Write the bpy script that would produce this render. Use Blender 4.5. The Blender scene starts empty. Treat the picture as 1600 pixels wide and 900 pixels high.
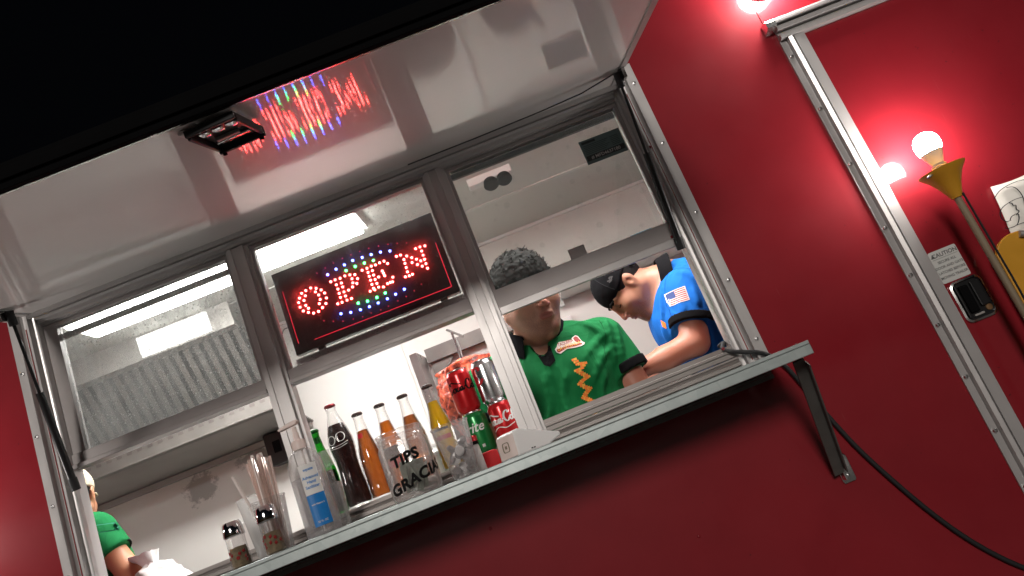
import bpy, bmesh, math, random
import numpy as np
from mathutils import Vector, Matrix
from mathutils.bvhtree import BVHTree

random.seed(7)
np.random.seed(7)
SC = bpy.context.scene
COL = SC.collection
PI = math.pi

# ------------------------------------------------------------------ camera
CAM_LOC = np.array([0.0, -1.9, 1.55])
FPX = 1155.0                                   # focal length in pixels of a 1600 px wide picture
yaw, pitch, roll = [math.radians(a) for a in (1.16, 13.43, 21.93)]
FWD = np.array([math.sin(yaw) * math.cos(pitch), math.cos(yaw) * math.cos(pitch), math.sin(pitch)])
_r0 = np.array([math.cos(yaw), -math.sin(yaw), 0.0])
_u0 = np.cross(_r0, FWD)
RGT = math.cos(roll) * _r0 - math.sin(roll) * _u0
UPV = math.sin(roll) * _r0 + math.cos(roll) * _u0
cd = bpy.data.cameras.new('camera')
cd.sensor_width = 36.0
cd.lens = FPX / 1600.0 * 36.0
cd.clip_start = 0.02
cd.clip_end = 300.0
cam = bpy.data.objects.new('camera', cd)
COL.objects.link(cam)
cam.matrix_world = Matrix(((RGT[0], UPV[0], -FWD[0], CAM_LOC[0]), (RGT[1], UPV[1], -FWD[1], CAM_LOC[1]),
                           (RGT[2], UPV[2], -FWD[2], CAM_LOC[2]), (0, 0, 0, 1)))
SC.camera = cam

# ------------------------------------------------------------------ night sky, sun lamp as front fill for distant lot lights, exposure
w = bpy.data.worlds.new('World')
SC.world = w
w.use_nodes = True
wn = w.node_tree.nodes
sky = wn.new('ShaderNodeTexSky')
sky.sky_type = 'NISHITA'
sky.sun_disc = False
sky.sun_elevation = math.radians(-4.0)
sky.sun_rotation = math.radians(187.0)
wn['Background'].inputs['Strength'].default_value = 0.02
w.node_tree.links.new(sky.outputs['Color'], wn['Background'].inputs['Color'])
sl = bpy.data.lights.new('sun', 'SUN')
sl.energy = 0.34
sl.angle = math.radians(12)
sl.color = (1.0, 0.93, 0.86)
so = bpy.data.objects.new('sun', sl)
COL.objects.link(so)
so.rotation_euler = Vector((0.12, 1.0, -0.33)).to_track_quat('-Z', 'Y').to_euler()
SC.view_settings.view_transform = 'Standard'
SC.view_settings.look = 'None'
SC.view_settings.exposure = 1.85
SC.view_settings.gamma = 1.0
SC.cycles.use_denoising = True
SC.cycles.max_bounces = 14
SC.cycles.transparent_max_bounces = 24
SC.cycles.transmission_bounces = 14
SC.cycles.glossy_bounces = 6
SC.cycles.diffuse_bounces = 5
SC.cycles.sample_clamp_indirect = 6.0
SC.cycles.caustics_refractive = False
SC.cycles.caustics_reflective = False


def at(px, py, Y):
    """World point on the upright plane y = Y seen at a pixel of the 1600 x 900 photograph."""
    d = FWD + RGT * (px - 800) / FPX - UPV * (py - 450) / FPX
    return CAM_LOC + d * (Y - CAM_LOC[1]) / d[1]


# ------------------------------------------------------------------ materials
MATS = {}


def nmat(name):
    m = bpy.data.materials.new(name)
    m.use_nodes = True
    MATS[name] = m
    return m, m.node_tree.nodes, m.node_tree.links


def pmat(name, col, rough=0.5, metal=0.0, bump=0.0, bscale=200.0, var=0.0, vscale=6.0, coat=0.0, coat_r=0.05,
         trans=0.0, ior=1.45, stretch=None, spec=0.5, sheen=0.0, sss=0.0, rvar=0.0, bdist=0.001):
    m, n, l = nmat(name)
    b = n['Principled BSDF']
    b.inputs['Base Color'].default_value = (*col, 1)
    b.inputs['Roughness'].default_value = rough
    b.inputs['Metallic'].default_value = metal
    b.inputs['IOR'].default_value = ior
    b.inputs['Specular IOR Level'].default_value = spec
    b.inputs['Coat Weight'].default_value = coat
    b.inputs['Coat Roughness'].default_value = coat_r
    b.inputs['Transmission Weight'].default_value = trans
    b.inputs['Sheen Weight'].default_value = sheen
    if sss:
        b.inputs['Subsurface Weight'].default_value = sss
        b.inputs['Subsurface Radius'].default_value = (0.012, 0.004, 0.002)
        b.inputs['Subsurface Scale'].default_value = 0.6
    tc = n.new('ShaderNodeTexCoord')
    src = tc.outputs['Object']
    if stretch:
        mp = n.new('ShaderNodeMapping')
        mp.inputs['Scale'].default_value = stretch
        l.new(src, mp.inputs['Vector'])
        src = mp.outputs['Vector']
    if var or rvar:
        t = n.new('ShaderNodeTexNoise')
        t.inputs['Scale'].default_value = vscale
        t.inputs['Detail'].default_value = 6
        l.new(src, t.inputs['Vector'])
        if var:
            mx = n.new('ShaderNodeMix')
            mx.data_type = 'RGBA'
            mx.inputs[6].default_value = (*[c * (1 - var) for c in col], 1)
            mx.inputs[7].default_value = (*[min(1, c * (1 + var)) for c in col], 1)
            l.new(t.outputs['Fac'], mx.inputs[0])
            l.new(mx.outputs[2], b.inputs['Base Color'])
        if rvar:
            mr = n.new('ShaderNodeMapRange')
            mr.inputs['From Min'].default_value = 0.3
            mr.inputs['From Max'].default_value = 0.7
            mr.inputs['To Min'].default_value = max(0.01, rough - rvar)
            mr.inputs['To Max'].default_value = rough + rvar
            l.new(t.outputs['Fac'], mr.inputs['Value'])
            l.new(mr.outputs['Result'], b.inputs['Roughness'])
    if bump:
        t2 = n.new('ShaderNodeTexNoise')
        t2.inputs['Scale'].default_value = bscale
        t2.inputs['Detail'].default_value = 4
        l.new(src, t2.inputs['Vector'])
        bp = n.new('ShaderNodeBump')
        bp.inputs['Strength'].default_value = bump
        bp.inputs['Distance'].default_value = bdist
        l.new(t2.outputs['Fac'], bp.inputs['Height'])
        l.new(bp.outputs['Normal'], b.inputs['Normal'])
    return m


def emat(name, col, s):
    m, n, l = nmat(name)
    n.remove(n['Principled BSDF'])
    e = n.new('ShaderNodeEmission')
    e.inputs['Color'].default_value = (*col, 1)
    e.inputs['Strength'].default_value = s
    l.new(e.outputs[0], n['Material Output'].inputs['Surface'])
    return m


def pane_mat(name, tint=(0.93, 0.95, 0.94), dirt=0.0, dscale=60.0, haze=0.0, streak=False):
    """Thin window glass: see-through, Fresnel reflection, and greasy specks and smears on it."""
    m, n, l = nmat(name)
    n.remove(n['Principled BSDF'])
    tr = n.new('ShaderNodeBsdfTransparent')
    tr.inputs['Color'].default_value = (*tint, 1)
    gl = n.new('ShaderNodeBsdfGlossy')
    gl.inputs['Roughness'].default_value = 0.015
    fr = n.new('ShaderNodeFresnel')
    fr.inputs['IOR'].default_value = 1.5
    mx = n.new('ShaderNodeMixShader')
    l.new(fr.outputs[0], mx.inputs[0])
    l.new(tr.outputs[0], mx.inputs[1])
    l.new(gl.outputs[0], mx.inputs[2])
    out = mx.outputs[0]
    if dirt or haze:
        tc = n.new('ShaderNodeTexCoord')
        sm = n.new('ShaderNodeTexNoise')
        sm.inputs['Scale'].default_value = 7.0
        sm.inputs['Detail'].default_value = 8
        sm.inputs['Roughness'].default_value = 0.7
        if streak:
            mp = n.new('ShaderNodeMapping')
            mp.inputs['Scale'].default_value = (3.2, 1, 0.8)
            mp.inputs['Rotation'].default_value = (0, 0.25, 0)
            l.new(tc.outputs['Object'], mp.inputs['Vector'])
            l.new(mp.outputs['Vector'], sm.inputs['Vector'])
        else:
            l.new(tc.outputs['Object'], sm.inputs['Vector'])
        r1 = n.new('ShaderNodeMapRange')
        r1.inputs['From Min'].default_value = 0.42
        r1.inputs['From Max'].default_value = 0.75
        r1.inputs['To Min'].default_value = haze
        r1.inputs['To Max'].default_value = haze + dirt * 0.55
        l.new(sm.outputs['Fac'], r1.inputs['Value'])
        vo = n.new('ShaderNodeTexVoronoi')
        vo.inputs['Scale'].default_value = dscale
        l.new(tc.outputs['Object'], vo.inputs['Vector'])
        wn_ = n.new('ShaderNodeTexWhiteNoise')
        l.new(vo.outputs['Position'], wn_.inputs['Vector'])
        th = n.new('ShaderNodeMath')
        th.operation = 'MULTIPLY'
        th.inputs[1].default_value = 0.42
        pw = n.new('ShaderNodeMath')
        pw.operation = 'POWER'
        pw.inputs[1].default_value = 2.2
        l.new(wn_.outputs['Value'], pw.inputs[0])
        l.new(pw.outputs[0], th.inputs[0])
        lt = n.new('ShaderNodeMath')
        lt.operation = 'LESS_THAN'
        l.new(vo.outputs['Distance'], lt.inputs[0])
        l.new(th.outputs[0], lt.inputs[1])
        ml = n.new('ShaderNodeMath')
        ml.operation = 'MULTIPLY'
        ml.inputs[1].default_value = dirt
        l.new(lt.outputs[0], ml.inputs[0])
        fine = n.new('ShaderNodeTexNoise')
        fine.inputs['Scale'].default_value = 140.0
        fine.inputs['Detail'].default_value = 3
        l.new(tc.outputs['Object'], fine.inputs['Vector'])
        m2 = n.new('ShaderNodeMath')
        m2.operation = 'MULTIPLY'
        l.new(ml.outputs[0], m2.inputs[0])
        l.new(fine.outputs['Fac'], m2.inputs[1])
        ad = n.new('ShaderNodeMath')
        ad.operation = 'ADD'
        ad.use_clamp = True
        l.new(r1.outputs['Result'], ad.inputs[0])
        l.new(m2.outputs[0], ad.inputs[1])
        df = n.new('ShaderNodeBsdfDiffuse')
        df.inputs['Color'].default_value = (0.32, 0.32, 0.31, 1)
        tl = n.new('ShaderNodeBsdfTranslucent')
        tl.inputs['Color'].default_value = (0.42, 0.42, 0.41, 1)
        dm = n.new('ShaderNodeMixShader')
        dm.inputs[0].default_value = 0.5
        l.new(df.outputs[0], dm.inputs[1])
        l.new(tl.outputs[0], dm.inputs[2])
        m3 = n.new('ShaderNodeMixShader')
        l.new(ad.outputs[0], m3.inputs[0])
        l.new(out, m3.inputs[1])
        l.new(dm.outputs[0], m3.inputs[2])
        out = m3.outputs[0]
    l.new(out, n['Material Output'].inputs['Surface'])
    return m


def clear_mat(name, tint=(0.96, 0.96, 0.97), edge=0.3, haze=0.05, hazecol=(0.8, 0.78, 0.77)):
    """Thin clear plastic or glass walls: see-through face-on, whitish and shiny towards the rim."""
    m, n, l = nmat(name)
    n.remove(n['Principled BSDF'])
    tr = n.new('ShaderNodeBsdfTransparent')
    tr.inputs['Color'].default_value = (*tint, 1)
    df = n.new('ShaderNodeBsdfDiffuse')
    df.inputs['Color'].default_value = (*hazecol, 1)
    tl = n.new('ShaderNodeBsdfTranslucent')
    tl.inputs['Color'].default_value = (*hazecol, 1)
    dm = n.new('ShaderNodeMixShader')
    dm.inputs[0].default_value = 0.5
    l.new(df.outputs[0], dm.inputs[1])
    l.new(tl.outputs[0], dm.inputs[2])
    lw = n.new('ShaderNodeLayerWeight')
    lw.inputs['Blend'].default_value = 0.35
    mr = n.new('ShaderNodeMapRange')
    mr.inputs['To Min'].default_value = haze
    mr.inputs['To Max'].default_value = haze + edge
    l.new(lw.outputs['Facing'], mr.inputs['Value'])
    a = n.new('ShaderNodeMixShader')
    l.new(mr.outputs['Result'], a.inputs[0])
    l.new(tr.outputs[0], a.inputs[1])
    l.new(dm.outputs[0], a.inputs[2])
    gl = n.new('ShaderNodeBsdfGlossy')
    gl.inputs['Roughness'].default_value = 0.04
    fr = n.new('ShaderNodeFresnel')
    fr.inputs['IOR'].default_value = 1.5
    b = n.new('ShaderNodeMixShader')
    cap = n.new('ShaderNodeMath')
    cap.operation = 'MINIMUM'
    cap.inputs[1].default_value = 0.22
    l.new(fr.outputs[0], cap.inputs[0])
    l.new(cap.outputs[0], b.inputs[0])
    l.new(a.outputs[0], b.inputs[1])
    l.new(gl.outputs[0], b.inputs[2])
    l.new(b.outputs[0], n['Material Output'].inputs['Surface'])
    return m


def liquid_mat(name, col, dens):
    """Tinted see-through body (drink in its bottle): colour by depth-free tint plus a scattering share."""
    m, n, l = nmat(name)
    n.remove(n['Principled BSDF'])
    tr = n.new('ShaderNodeBsdfTransparent')
    tr.inputs['Color'].default_value = (*[c ** 0.5 for c in col], 1)
    tl = n.new('ShaderNodeBsdfTranslucent')
    tl.inputs['Color'].default_value = (*col, 1)
    df = n.new('ShaderNodeBsdfDiffuse')
    df.inputs['Color'].default_value = (*col, 1)
    d2 = n.new('ShaderNodeMixShader')
    d2.inputs[0].default_value = 0.4
    l.new(tl.outputs[0], d2.inputs[1])
    l.new(df.outputs[0], d2.inputs[2])
    mx = n.new('ShaderNodeMixShader')
    mx.inputs[0].default_value = dens
    l.new(tr.outputs[0], mx.inputs[1])
    l.new(d2.outputs[0], mx.inputs[2])
    gl = n.new('ShaderNodeBsdfGlossy')
    gl.inputs['Roughness'].default_value = 0.05
    fr = n.new('ShaderNodeFresnel')
    fr.inputs['IOR'].default_value = 1.45
    b = n.new('ShaderNodeMixShader')
    l.new(fr.outputs[0], b.inputs[0])
    l.new(mx.outputs[0], b.inputs[1])
    l.new(gl.outputs[0], b.inputs[2])
    l.new(b.outputs[0], n['Material Output'].inputs['Surface'])
    return m


def red_mat():
    """Red sheet metal: gloss coat with smears, fine scratches, specks of dirt and a slight oil-can wave."""
    m, n, l = nmat('red_paint')
    b = n['Principled BSDF']
    tc = n.new('ShaderNodeTexCoord')
    src = tc.outputs['Object']

    def noise(sc, det=5, stretch=None, ro=0.6):
        t = n.new('ShaderNodeTexNoise')
        t.inputs['Scale'].default_value = sc
        t.inputs['Detail'].default_value = det
        t.inputs['Roughness'].default_value = ro
        if stretch:
            mp = n.new('ShaderNodeMapping')
            mp.inputs['Scale'].default_value = stretch
            mp.inputs['Rotation'].default_value = (0, 0.5, 0)
            l.new(src, mp.inputs['Vector'])
            l.new(mp.outputs['Vector'], t.inputs['Vector'])
        else:
            l.new(src, t.inputs['Vector'])
        return t.outputs['Fac']

    def rng(s, a, c, lo, hi):
        r = n.new('ShaderNodeMapRange')
        for k, v in (('From Min', a), ('From Max', c), ('To Min', lo), ('To Max', hi)):
            r.inputs[k].default_value = v
        l.new(s, r.inputs['Value'])
        return r.outputs['Result']

    def mix(f, a, c):
        x = n.new('ShaderNodeMix')
        x.data_type = 'RGBA'
        l.new(f, x.inputs[0])
        for i, v in ((6, a), (7, c)):
            if isinstance(v, tuple):
                x.inputs[i].default_value = (*v, 1)
            else:
                l.new(v, x.inputs[i])
        return x.outputs[2]
    c = mix(rng(noise(2.2, 8), .35, .65, 0, 1), (0.220, 0.0100, 0.0170), (0.265, 0.0140, 0.0220))
    c = mix(rng(noise(60, 2), .735, .76, 0, .8), c, (0.06, 0.012, 0.014))
    c = mix(rng(noise(9, 3, (14, 1, .6)), .70, .74, 0, .35), c, (0.28, 0.07, 0.07))
    l.new(c, b.inputs['Base Color'])
    l.new(rng(noise(5, 8), .35, .7, .36, .55), b.inputs['Roughness'])
    b.inputs['Specular IOR Level'].default_value = 0.12
    b.inputs['Coat Weight'].default_value = 0.8
    l.new(rng(noise(3.5, 8, (1, 1, 2)), .4, .75, .03, .16), b.inputs['Coat Roughness'])
    bp = n.new('ShaderNodeBump')
    bp.inputs['Strength'].default_value = 0.12
    bp.inputs['Distance'].default_value = 0.012
    l.new(noise(2.4, 2), bp.inputs['Height'])
    l.new(bp.outputs['Normal'], b.inputs['Normal'])
    l.new(bp.outputs['Normal'], b.inputs['Coat Normal'])


red_mat()
pmat('aluminium', (0.55, 0.53, 0.525), rough=0.33, metal=0.4, var=0.03, vscale=14.0, rvar=0.04, stretch=(3, 3, 1.0), bump=0.05, bscale=150)
pmat('aluminium_h', (0.53, 0.51, 0.505), rough=0.34, metal=0.4, var=0.03, vscale=14.0, rvar=0.04, stretch=(1.0, 3, 3), bump=0.05, bscale=150)
pmat('sash', (0.42, 0.39, 0.385), rough=0.42, metal=0.35, var=0.04, vscale=12.0, rvar=0.04, stretch=(1.0, 4, 1.0))
pmat('bright_metal', (0.75, 0.75, 0.74), rough=0.22, metal=1.0, var=0.15, vscale=20, rvar=0.08)
pmat('screw', (0.8, 0.8, 0.8), rough=0.25, metal=1.0)
pmat('steel', (0.55, 0.55, 0.54), rough=0.33, metal=0.95, var=0.12, vscale=5.0, rvar=0.1)
pmat('dull_steel', (0.42, 0.405, 0.39), rough=0.55, metal=0.6, var=0.2, vscale=4.0, rvar=0.1)
pmat('hood_grey', (0.34, 0.32, 0.30), rough=0.6, metal=0.3, var=0.2, vscale=4.0)
pmat('gutter_grey', (0.21, 0.20, 0.185), rough=0.5, metal=0.5, var=0.25, vscale=10.0)
pmat('filter_steel', (0.17, 0.155, 0.145), rough=0.45, metal=0.6, var=0.3, vscale=20.0)
pmat('rust_steel', (0.17, 0.165, 0.155), rough=0.6, metal=0.6, var=0.4, vscale=18.0, bump=0.2, bscale=90)
pmat('black_plastic', (0.012, 0.012, 0.013), rough=0.35)
pmat('black_rubber', (0.015, 0.015, 0.016), rough=0.6)
pmat('black_cloth', (0.007, 0.007, 0.008), rough=0.95, spec=0.1, bump=0.3, bscale=900)
pmat('dark_trim', (0.006, 0.006, 0.0065), rough=0.95, spec=0.03, metal=0.0, var=0.3, vscale=6)
pmat('gap', (0.006, 0.006, 0.006), rough=0.9)
pmat('white_wall', (0.72, 0.71, 0.68), rough=0.45, var=0.05, vscale=2.5, rvar=0.08, bump=0.03, bscale=20)
pmat('ceiling_white', (0.66, 0.65, 0.61), rough=0.5, var=0.07, vscale=3.0, bump=0.03, bscale=15)
pmat('white_plastic', (0.78, 0.77, 0.75), rough=0.3)
pmat('floor_rubber', (0.08, 0.08, 0.08), rough=0.7)
pmat('wood_pole', (0.27, 0.21, 0.14), rough=0.6, var=0.35, vscale=30, stretch=(3, 3, .3))
pmat('yellow_plastic', (0.66, 0.32, 0.025), rough=0.45, var=0.2, vscale=14, rvar=0.1)
pmat('paper', (0.74, 0.72, 0.66), rough=0.8, var=0.03, vscale=10)
pmat('ink', (0.02, 0.02, 0.025), rough=0.8, spec=0.1)
pmat('grey_ink', (0.10, 0.10, 0.10), rough=0.7)
pmat('label_grey', (0.62, 0.63, 0.61), rough=0.5)
pmat('vin_sticker', (0.13, 0.20, 0.20), rough=0.5)
pmat('vin_dark', (0.03, 0.045, 0.045), rough=0.5)
pmat('asphalt', (0.26, 0.25, 0.24), rough=0.9, var=0.4, vscale=40, bump=0.6, bscale=120)
pmat('skin', (0.48, 0.225, 0.13), rough=0.5, var=0.10, vscale=18, bump=0.12, bscale=350, sss=0.12)
pmat('skin_warm', (0.45, 0.20, 0.115), rough=0.5, var=0.10, vscale=18, bump=0.12, bscale=350, sss=0.12)
pmat('lip', (0.33, 0.115, 0.09), rough=0.45)
pmat('hair', (0.010, 0.009, 0.009), rough=0.8, spec=0.15, var=0.4, vscale=60)


def cloth_mat(name, col, seed):
    """Jersey cloth: fine knit plus long soft drape folds as relief."""
    m, n, l = nmat(name)
    b = n['Principled BSDF']
    b.inputs['Roughness'].default_value = 0.88
    b.inputs['Specular IOR Level'].default_value = 0.2
    b.inputs['Base Color'].default_value = (*col, 1)
    tc = n.new('ShaderNodeTexCoord')
    h = None
    for sc, rot, amp in ((6.0, (0.2, 0.55, 0.3), 1.0), (12.0, (0.1, -0.7, 0.2), 0.5)):
        mp = n.new('ShaderNodeMapping')
        mp.inputs['Location'].default_value = (seed, seed * .7, seed * .3)
        mp.inputs['Rotation'].default_value = rot
        mp.inputs['Scale'].default_value = (1.0, 1.0, 0.28)
        l.new(tc.outputs['Object'], mp.inputs['Vector'])
        t = n.new('ShaderNodeTexNoise')
        t.inputs['Scale'].default_value = sc
        t.inputs['Detail'].default_value = 3
        t.inputs['Distortion'].default_value = 0.8
        l.new(mp.outputs['Vector'], t.inputs['Vector'])
        a = n.new('ShaderNodeMath')
        a.operation = 'SUBTRACT'
        a.inputs[1].default_value = 0.5
        l.new(t.outputs['Fac'], a.inputs[0])
        q = n.new('ShaderNodeMath')
        q.operation = 'ABSOLUTE'
        l.new(a.outputs[0], q.inputs[0])
        s = n.new('ShaderNodeMath')
        s.operation = 'MULTIPLY'
        s.inputs[1].default_value = -amp
        l.new(q.outputs[0], s.inputs[0])
        if h is None:
            h = s.outputs[0]
        else:
            ad = n.new('ShaderNodeMath')
            l.new(h, ad.inputs[0])
            l.new(s.outputs[0], ad.inputs[1])
            h = ad.outputs[0]
    bp = n.new('ShaderNodeBump')
    bp.inputs['Strength'].default_value = 0.6
    bp.inputs['Distance'].default_value = 0.04
    l.new(h, bp.inputs['Height'])
    kn = n.new('ShaderNodeTexNoise')
    kn.inputs['Scale'].default_value = 900
    l.new(tc.outputs['Object'], kn.inputs['Vector'])
    b2 = n.new('ShaderNodeBump')
    b2.inputs['Strength'].default_value = 0.25
    b2.inputs['Distance'].default_value = 0.001
    l.new(kn.outputs['Fac'], b2.inputs['Height'])
    l.new(bp.outputs['Normal'], b2.inputs['Normal'])
    l.new(b2.outputs['Normal'], b.inputs['Normal'])


cloth_mat('shirt_green', (0.005, 0.150, 0.042), 1.3)
cloth_mat('shirt_blue', (0.008, 0.130, 0.50), 4.1)
pmat('beige_cloth', (0.58, 0.50, 0.36), rough=0.9, bump=0.3, bscale=700)
pmat('jeans', (0.03, 0.04, 0.07), rough=0.9)
pmat('logo_red', (0.32, 0.03, 0.025), rough=0.7)
pmat('logo_white', (0.75, 0.70, 0.66), rough=0.7)
pmat('logo_orange', (0.80, 0.22, 0.03), rough=0.7)
pmat('logo_yellow', (0.80, 0.45, 0.06), rough=0.7)
pmat('flag_red', (0.55, 0.05, 0.06), rough=0.7)
pmat('flag_blue', (0.03, 0.06, 0.20), rough=0.7)
pmat('flag_green', (0.01, 0.16, 0.09), rough=0.7)
pmat('can_red', (0.55, 0.008, 0.012), rough=0.28, metal=0.35, coat=0.4)
pmat('can_green', (0.01, 0.22, 0.05), rough=0.28, metal=0.35, coat=0.4)
pmat('can_silver', (0.70, 0.70, 0.71), rough=0.22, metal=1.0)
pmat('can_end', (0.72, 0.72, 0.72), rough=0.25, metal=1.0)
pmat('print_white', (0.85, 0.84, 0.82), rough=0.4)
pmat('print_black', (0.010, 0.009, 0.009), rough=0.7, spec=0.08)
pmat('worn_alu', (0.30, 0.272, 0.258), rough=0.4, metal=0.35, var=0.08, vscale=12.0, rvar=0.06, stretch=(1, 3, 3))
pmat('reader_white', (0.92, 0.91, 0.90), rough=0.3)
pmat('print_red', (0.55, 0.01, 0.02), rough=0.4)
pmat('label_blue', (0.02, 0.22, 0.62), rough=0.35)
pmat('crown_dark', (0.05, 0.03, 0.025), rough=0.35, metal=0.6)
pmat('crown_red', (0.22, 0.015, 0.02), rough=0.35, metal=0.4)
pmat('crown_green', (0.02, 0.12, 0.03), rough=0.35, metal=0.4)
pmat('mint_grey', (0.30, 0.27, 0.27), rough=0.35, var=0.3, vscale=50, coat=0.5)
pmat('mint_white', (0.78, 0.74, 0.74), rough=0.35, coat=0.5)
pmat('pink_plastic', (0.86, 0.72, 0.67), rough=0.4)
pmat('straw_white', (0.84, 0.78, 0.75), rough=0.6)
pmat('pepper', (0.20, 0.15, 0.09), rough=0.9, var=0.6, vscale=120)
pmat('chili', (0.33, 0.02, 0.02), rough=0.8)
pmat('chrome', (0.85, 0.85, 0.86), rough=0.07, metal=1.0)
pmat('banknote', (0.24, 0.29, 0.23), rough=0.8, var=0.35, vscale=90)
pmat('sign_face', (0.035, 0.012, 0.016), rough=0.35, coat=0.3, coat_r=0.12)
pmat('sign_case', (0.006, 0.005, 0.006), rough=0.4)
pmat('bag_white', (0.85, 0.85, 0.84), rough=0.35, bump=0.3, bscale=30, bdist=0.01)
pmat('box_blue', (0.02, 0.33, 0.50), rough=0.5)
pmat('cardboard', (0.40, 0.26, 0.15), rough=0.8)
pmat('terracotta_strip', (0.28, 0.03, 0.03), rough=0.6)
pane_mat('pane_dirty', dirt=0.62, dscale=150.0, haze=0.20, streak=True)
pane_mat('pane_mid', dirt=0.36, dscale=150.0, haze=0.03)
pane_mat('pane_clean', tint=(0.92, 0.95, 0.93), dirt=0.07, dscale=40.0, haze=0.025)
clear_mat('clear_plastic', tint=(0.985, 0.985, 0.985), edge=0.40, haze=0.06, hazecol=(0.9, 0.86, 0.85))
clear_mat('clear_glass', tint=(0.985, 0.985, 0.985), edge=0.25, haze=0.01, hazecol=(0.75, 0.76, 0.75))
clear_mat('jar_plastic', tint=(0.985, 0.98, 0.98), edge=0.45, haze=0.08, hazecol=(0.88, 0.80, 0.77))
clear_mat('straw_paper', tint=(0.98, 0.93, 0.91), edge=0.3, haze=0.42, hazecol=(0.92, 0.76, 0.70))
clear_mat('frosted_cup', edge=0.35, haze=0.35, hazecol=(0.80, 0.77, 0.74))
clear_mat('gel', tint=(0.985, 0.985, 0.99), edge=0.25, haze=0.10, hazecol=(0.9, 0.88, 0.9))
clear_mat('green_glass', tint=(0.10, 0.62, 0.12), edge=0.3, haze=0.12, hazecol=(0.02, 0.30, 0.03))
liquid_mat('drink_cola', (0.035, 0.004, 0.003), 0.55)
liquid_mat('drink_amber', (0.62, 0.19, 0.03), 0.5)
liquid_mat('drink_orange', (0.85, 0.26, 0.01), 0.6)
liquid_mat('drink_tamarind', (0.55, 0.17, 0.03), 0.5)
liquid_mat('drink_yellow', (0.95, 0.62, 0.01), 0.65)
emat('tube_light', (1.0, 0.98, 0.95), 13.5)
emat('hood_reflection', (1.0, 0.97, 0.92), 1.3)  # glow standing in for the tube light mirrored in the hood steel
emat('bulb_light', (1.0, 0.93, 0.88), 54.0)
emat('porch_light', (1.0, 0.94, 0.88), 38.0)
emat('led_red', (1.0, 0.05, 0.045), 30.0)
emat('led_blue', (0.06, 0.10, 1.0), 16.0)
emat('led_green', (0.03, 1.0, 0.12), 11.0)
emat('led_dim', (0.9, 0.02, 0.06), 0.35)
emat('led_line', (0.9, 0.02, 0.05), 0.55)


def meat_mat():
    m, n, l = nmat('pastor_meat')
    b = n['Principled BSDF']
    b.inputs['Roughness'].default_value = 0.4
    tc = n.new('ShaderNodeTexCoord')
    t = n.new('ShaderNodeTexNoise')
    t.inputs['Scale'].default_value = 45
    t.inputs['Detail'].default_value = 6
    l.new(tc.outputs['Object'], t.inputs['Vector'])
    r = n.new('ShaderNodeValToRGB')
    r.color_ramp.elements[0].position = 0.36
    r.color_ramp.elements[0].color = (0.10, 0.015, 0.01, 1)
    r.color_ramp.elements[1].position = 0.62
    r.color_ramp.elements[1].color = (0.80, 0.16, 0.07, 1)
    e = r.color_ramp.elements.new(0.48)
    e.color = (0.62, 0.09, 0.045, 1)
    l.new(t.outputs['Fac'], r.inputs['Fac'])
    l.new(r.outputs['Color'], b.inputs['Base Color'])
    bp = n.new('ShaderNodeBump')
    bp.inputs['Strength'].default_value = 0.6
    bp.inputs['Distance'].default_value = 0.01
    l.new(t.outputs['Fac'], bp.inputs['Height'])
    l.new(bp.outputs['Normal'], b.inputs['Normal'])


meat_mat()


def awning_mat():
    """White gloss skin, very slightly rippled along the panel so that reflections smear."""
    m, n, l = nmat('awning_white')
    b = n['Principled BSDF']
    b.inputs['Base Color'].default_value = (0.70, 0.68, 0.66, 1)
    b.inputs['Roughness'].default_value = 0.35
    b.inputs['Specular IOR Level'].default_value = 0.3
    b.inputs['Coat Weight'].default_value = 1.0
    b.inputs['Coat Roughness'].default_value = 0.025
    b.inputs['Coat IOR'].default_value = 1.85
    tc = n.new('ShaderNodeTexCoord')
    mp = n.new('ShaderNodeMapping')
    mp.inputs['Scale'].default_value = (1.2, 9.0, 1.0)
    l.new(tc.outputs['Object'], mp.inputs['Vector'])
    t = n.new('ShaderNodeTexNoise')
    t.inputs['Scale'].default_value = 14.0
    t.inputs['Detail'].default_value = 3
    l.new(mp.outputs['Vector'], t.inputs['Vector'])
    bp = n.new('ShaderNodeBump')
    bp.inputs['Strength'].default_value = 0.10
    bp.inputs['Distance'].default_value = 0.0012
    l.new(t.outputs['Fac'], bp.inputs['Height'])
    l.new(bp.outputs['Normal'], b.inputs['Coat Normal'])
    t2 = n.new('ShaderNodeTexNoise')
    t2.inputs['Scale'].default_value = 3.0
    t2.inputs['Detail'].default_value = 5
    l.new(tc.outputs['Object'], t2.inputs['Vector'])
    mx = n.new('ShaderNodeMix')
    mx.data_type = 'RGBA'
    mx.inputs[6].default_value = (0.74, 0.72, 0.70, 1)
    mx.inputs[7].default_value = (0.84, 0.82, 0.80, 1)
    l.new(t2.outputs['Fac'], mx.inputs[0])
    l.new(mx.outputs[2], b.inputs['Base Color'])


awning_mat()


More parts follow.
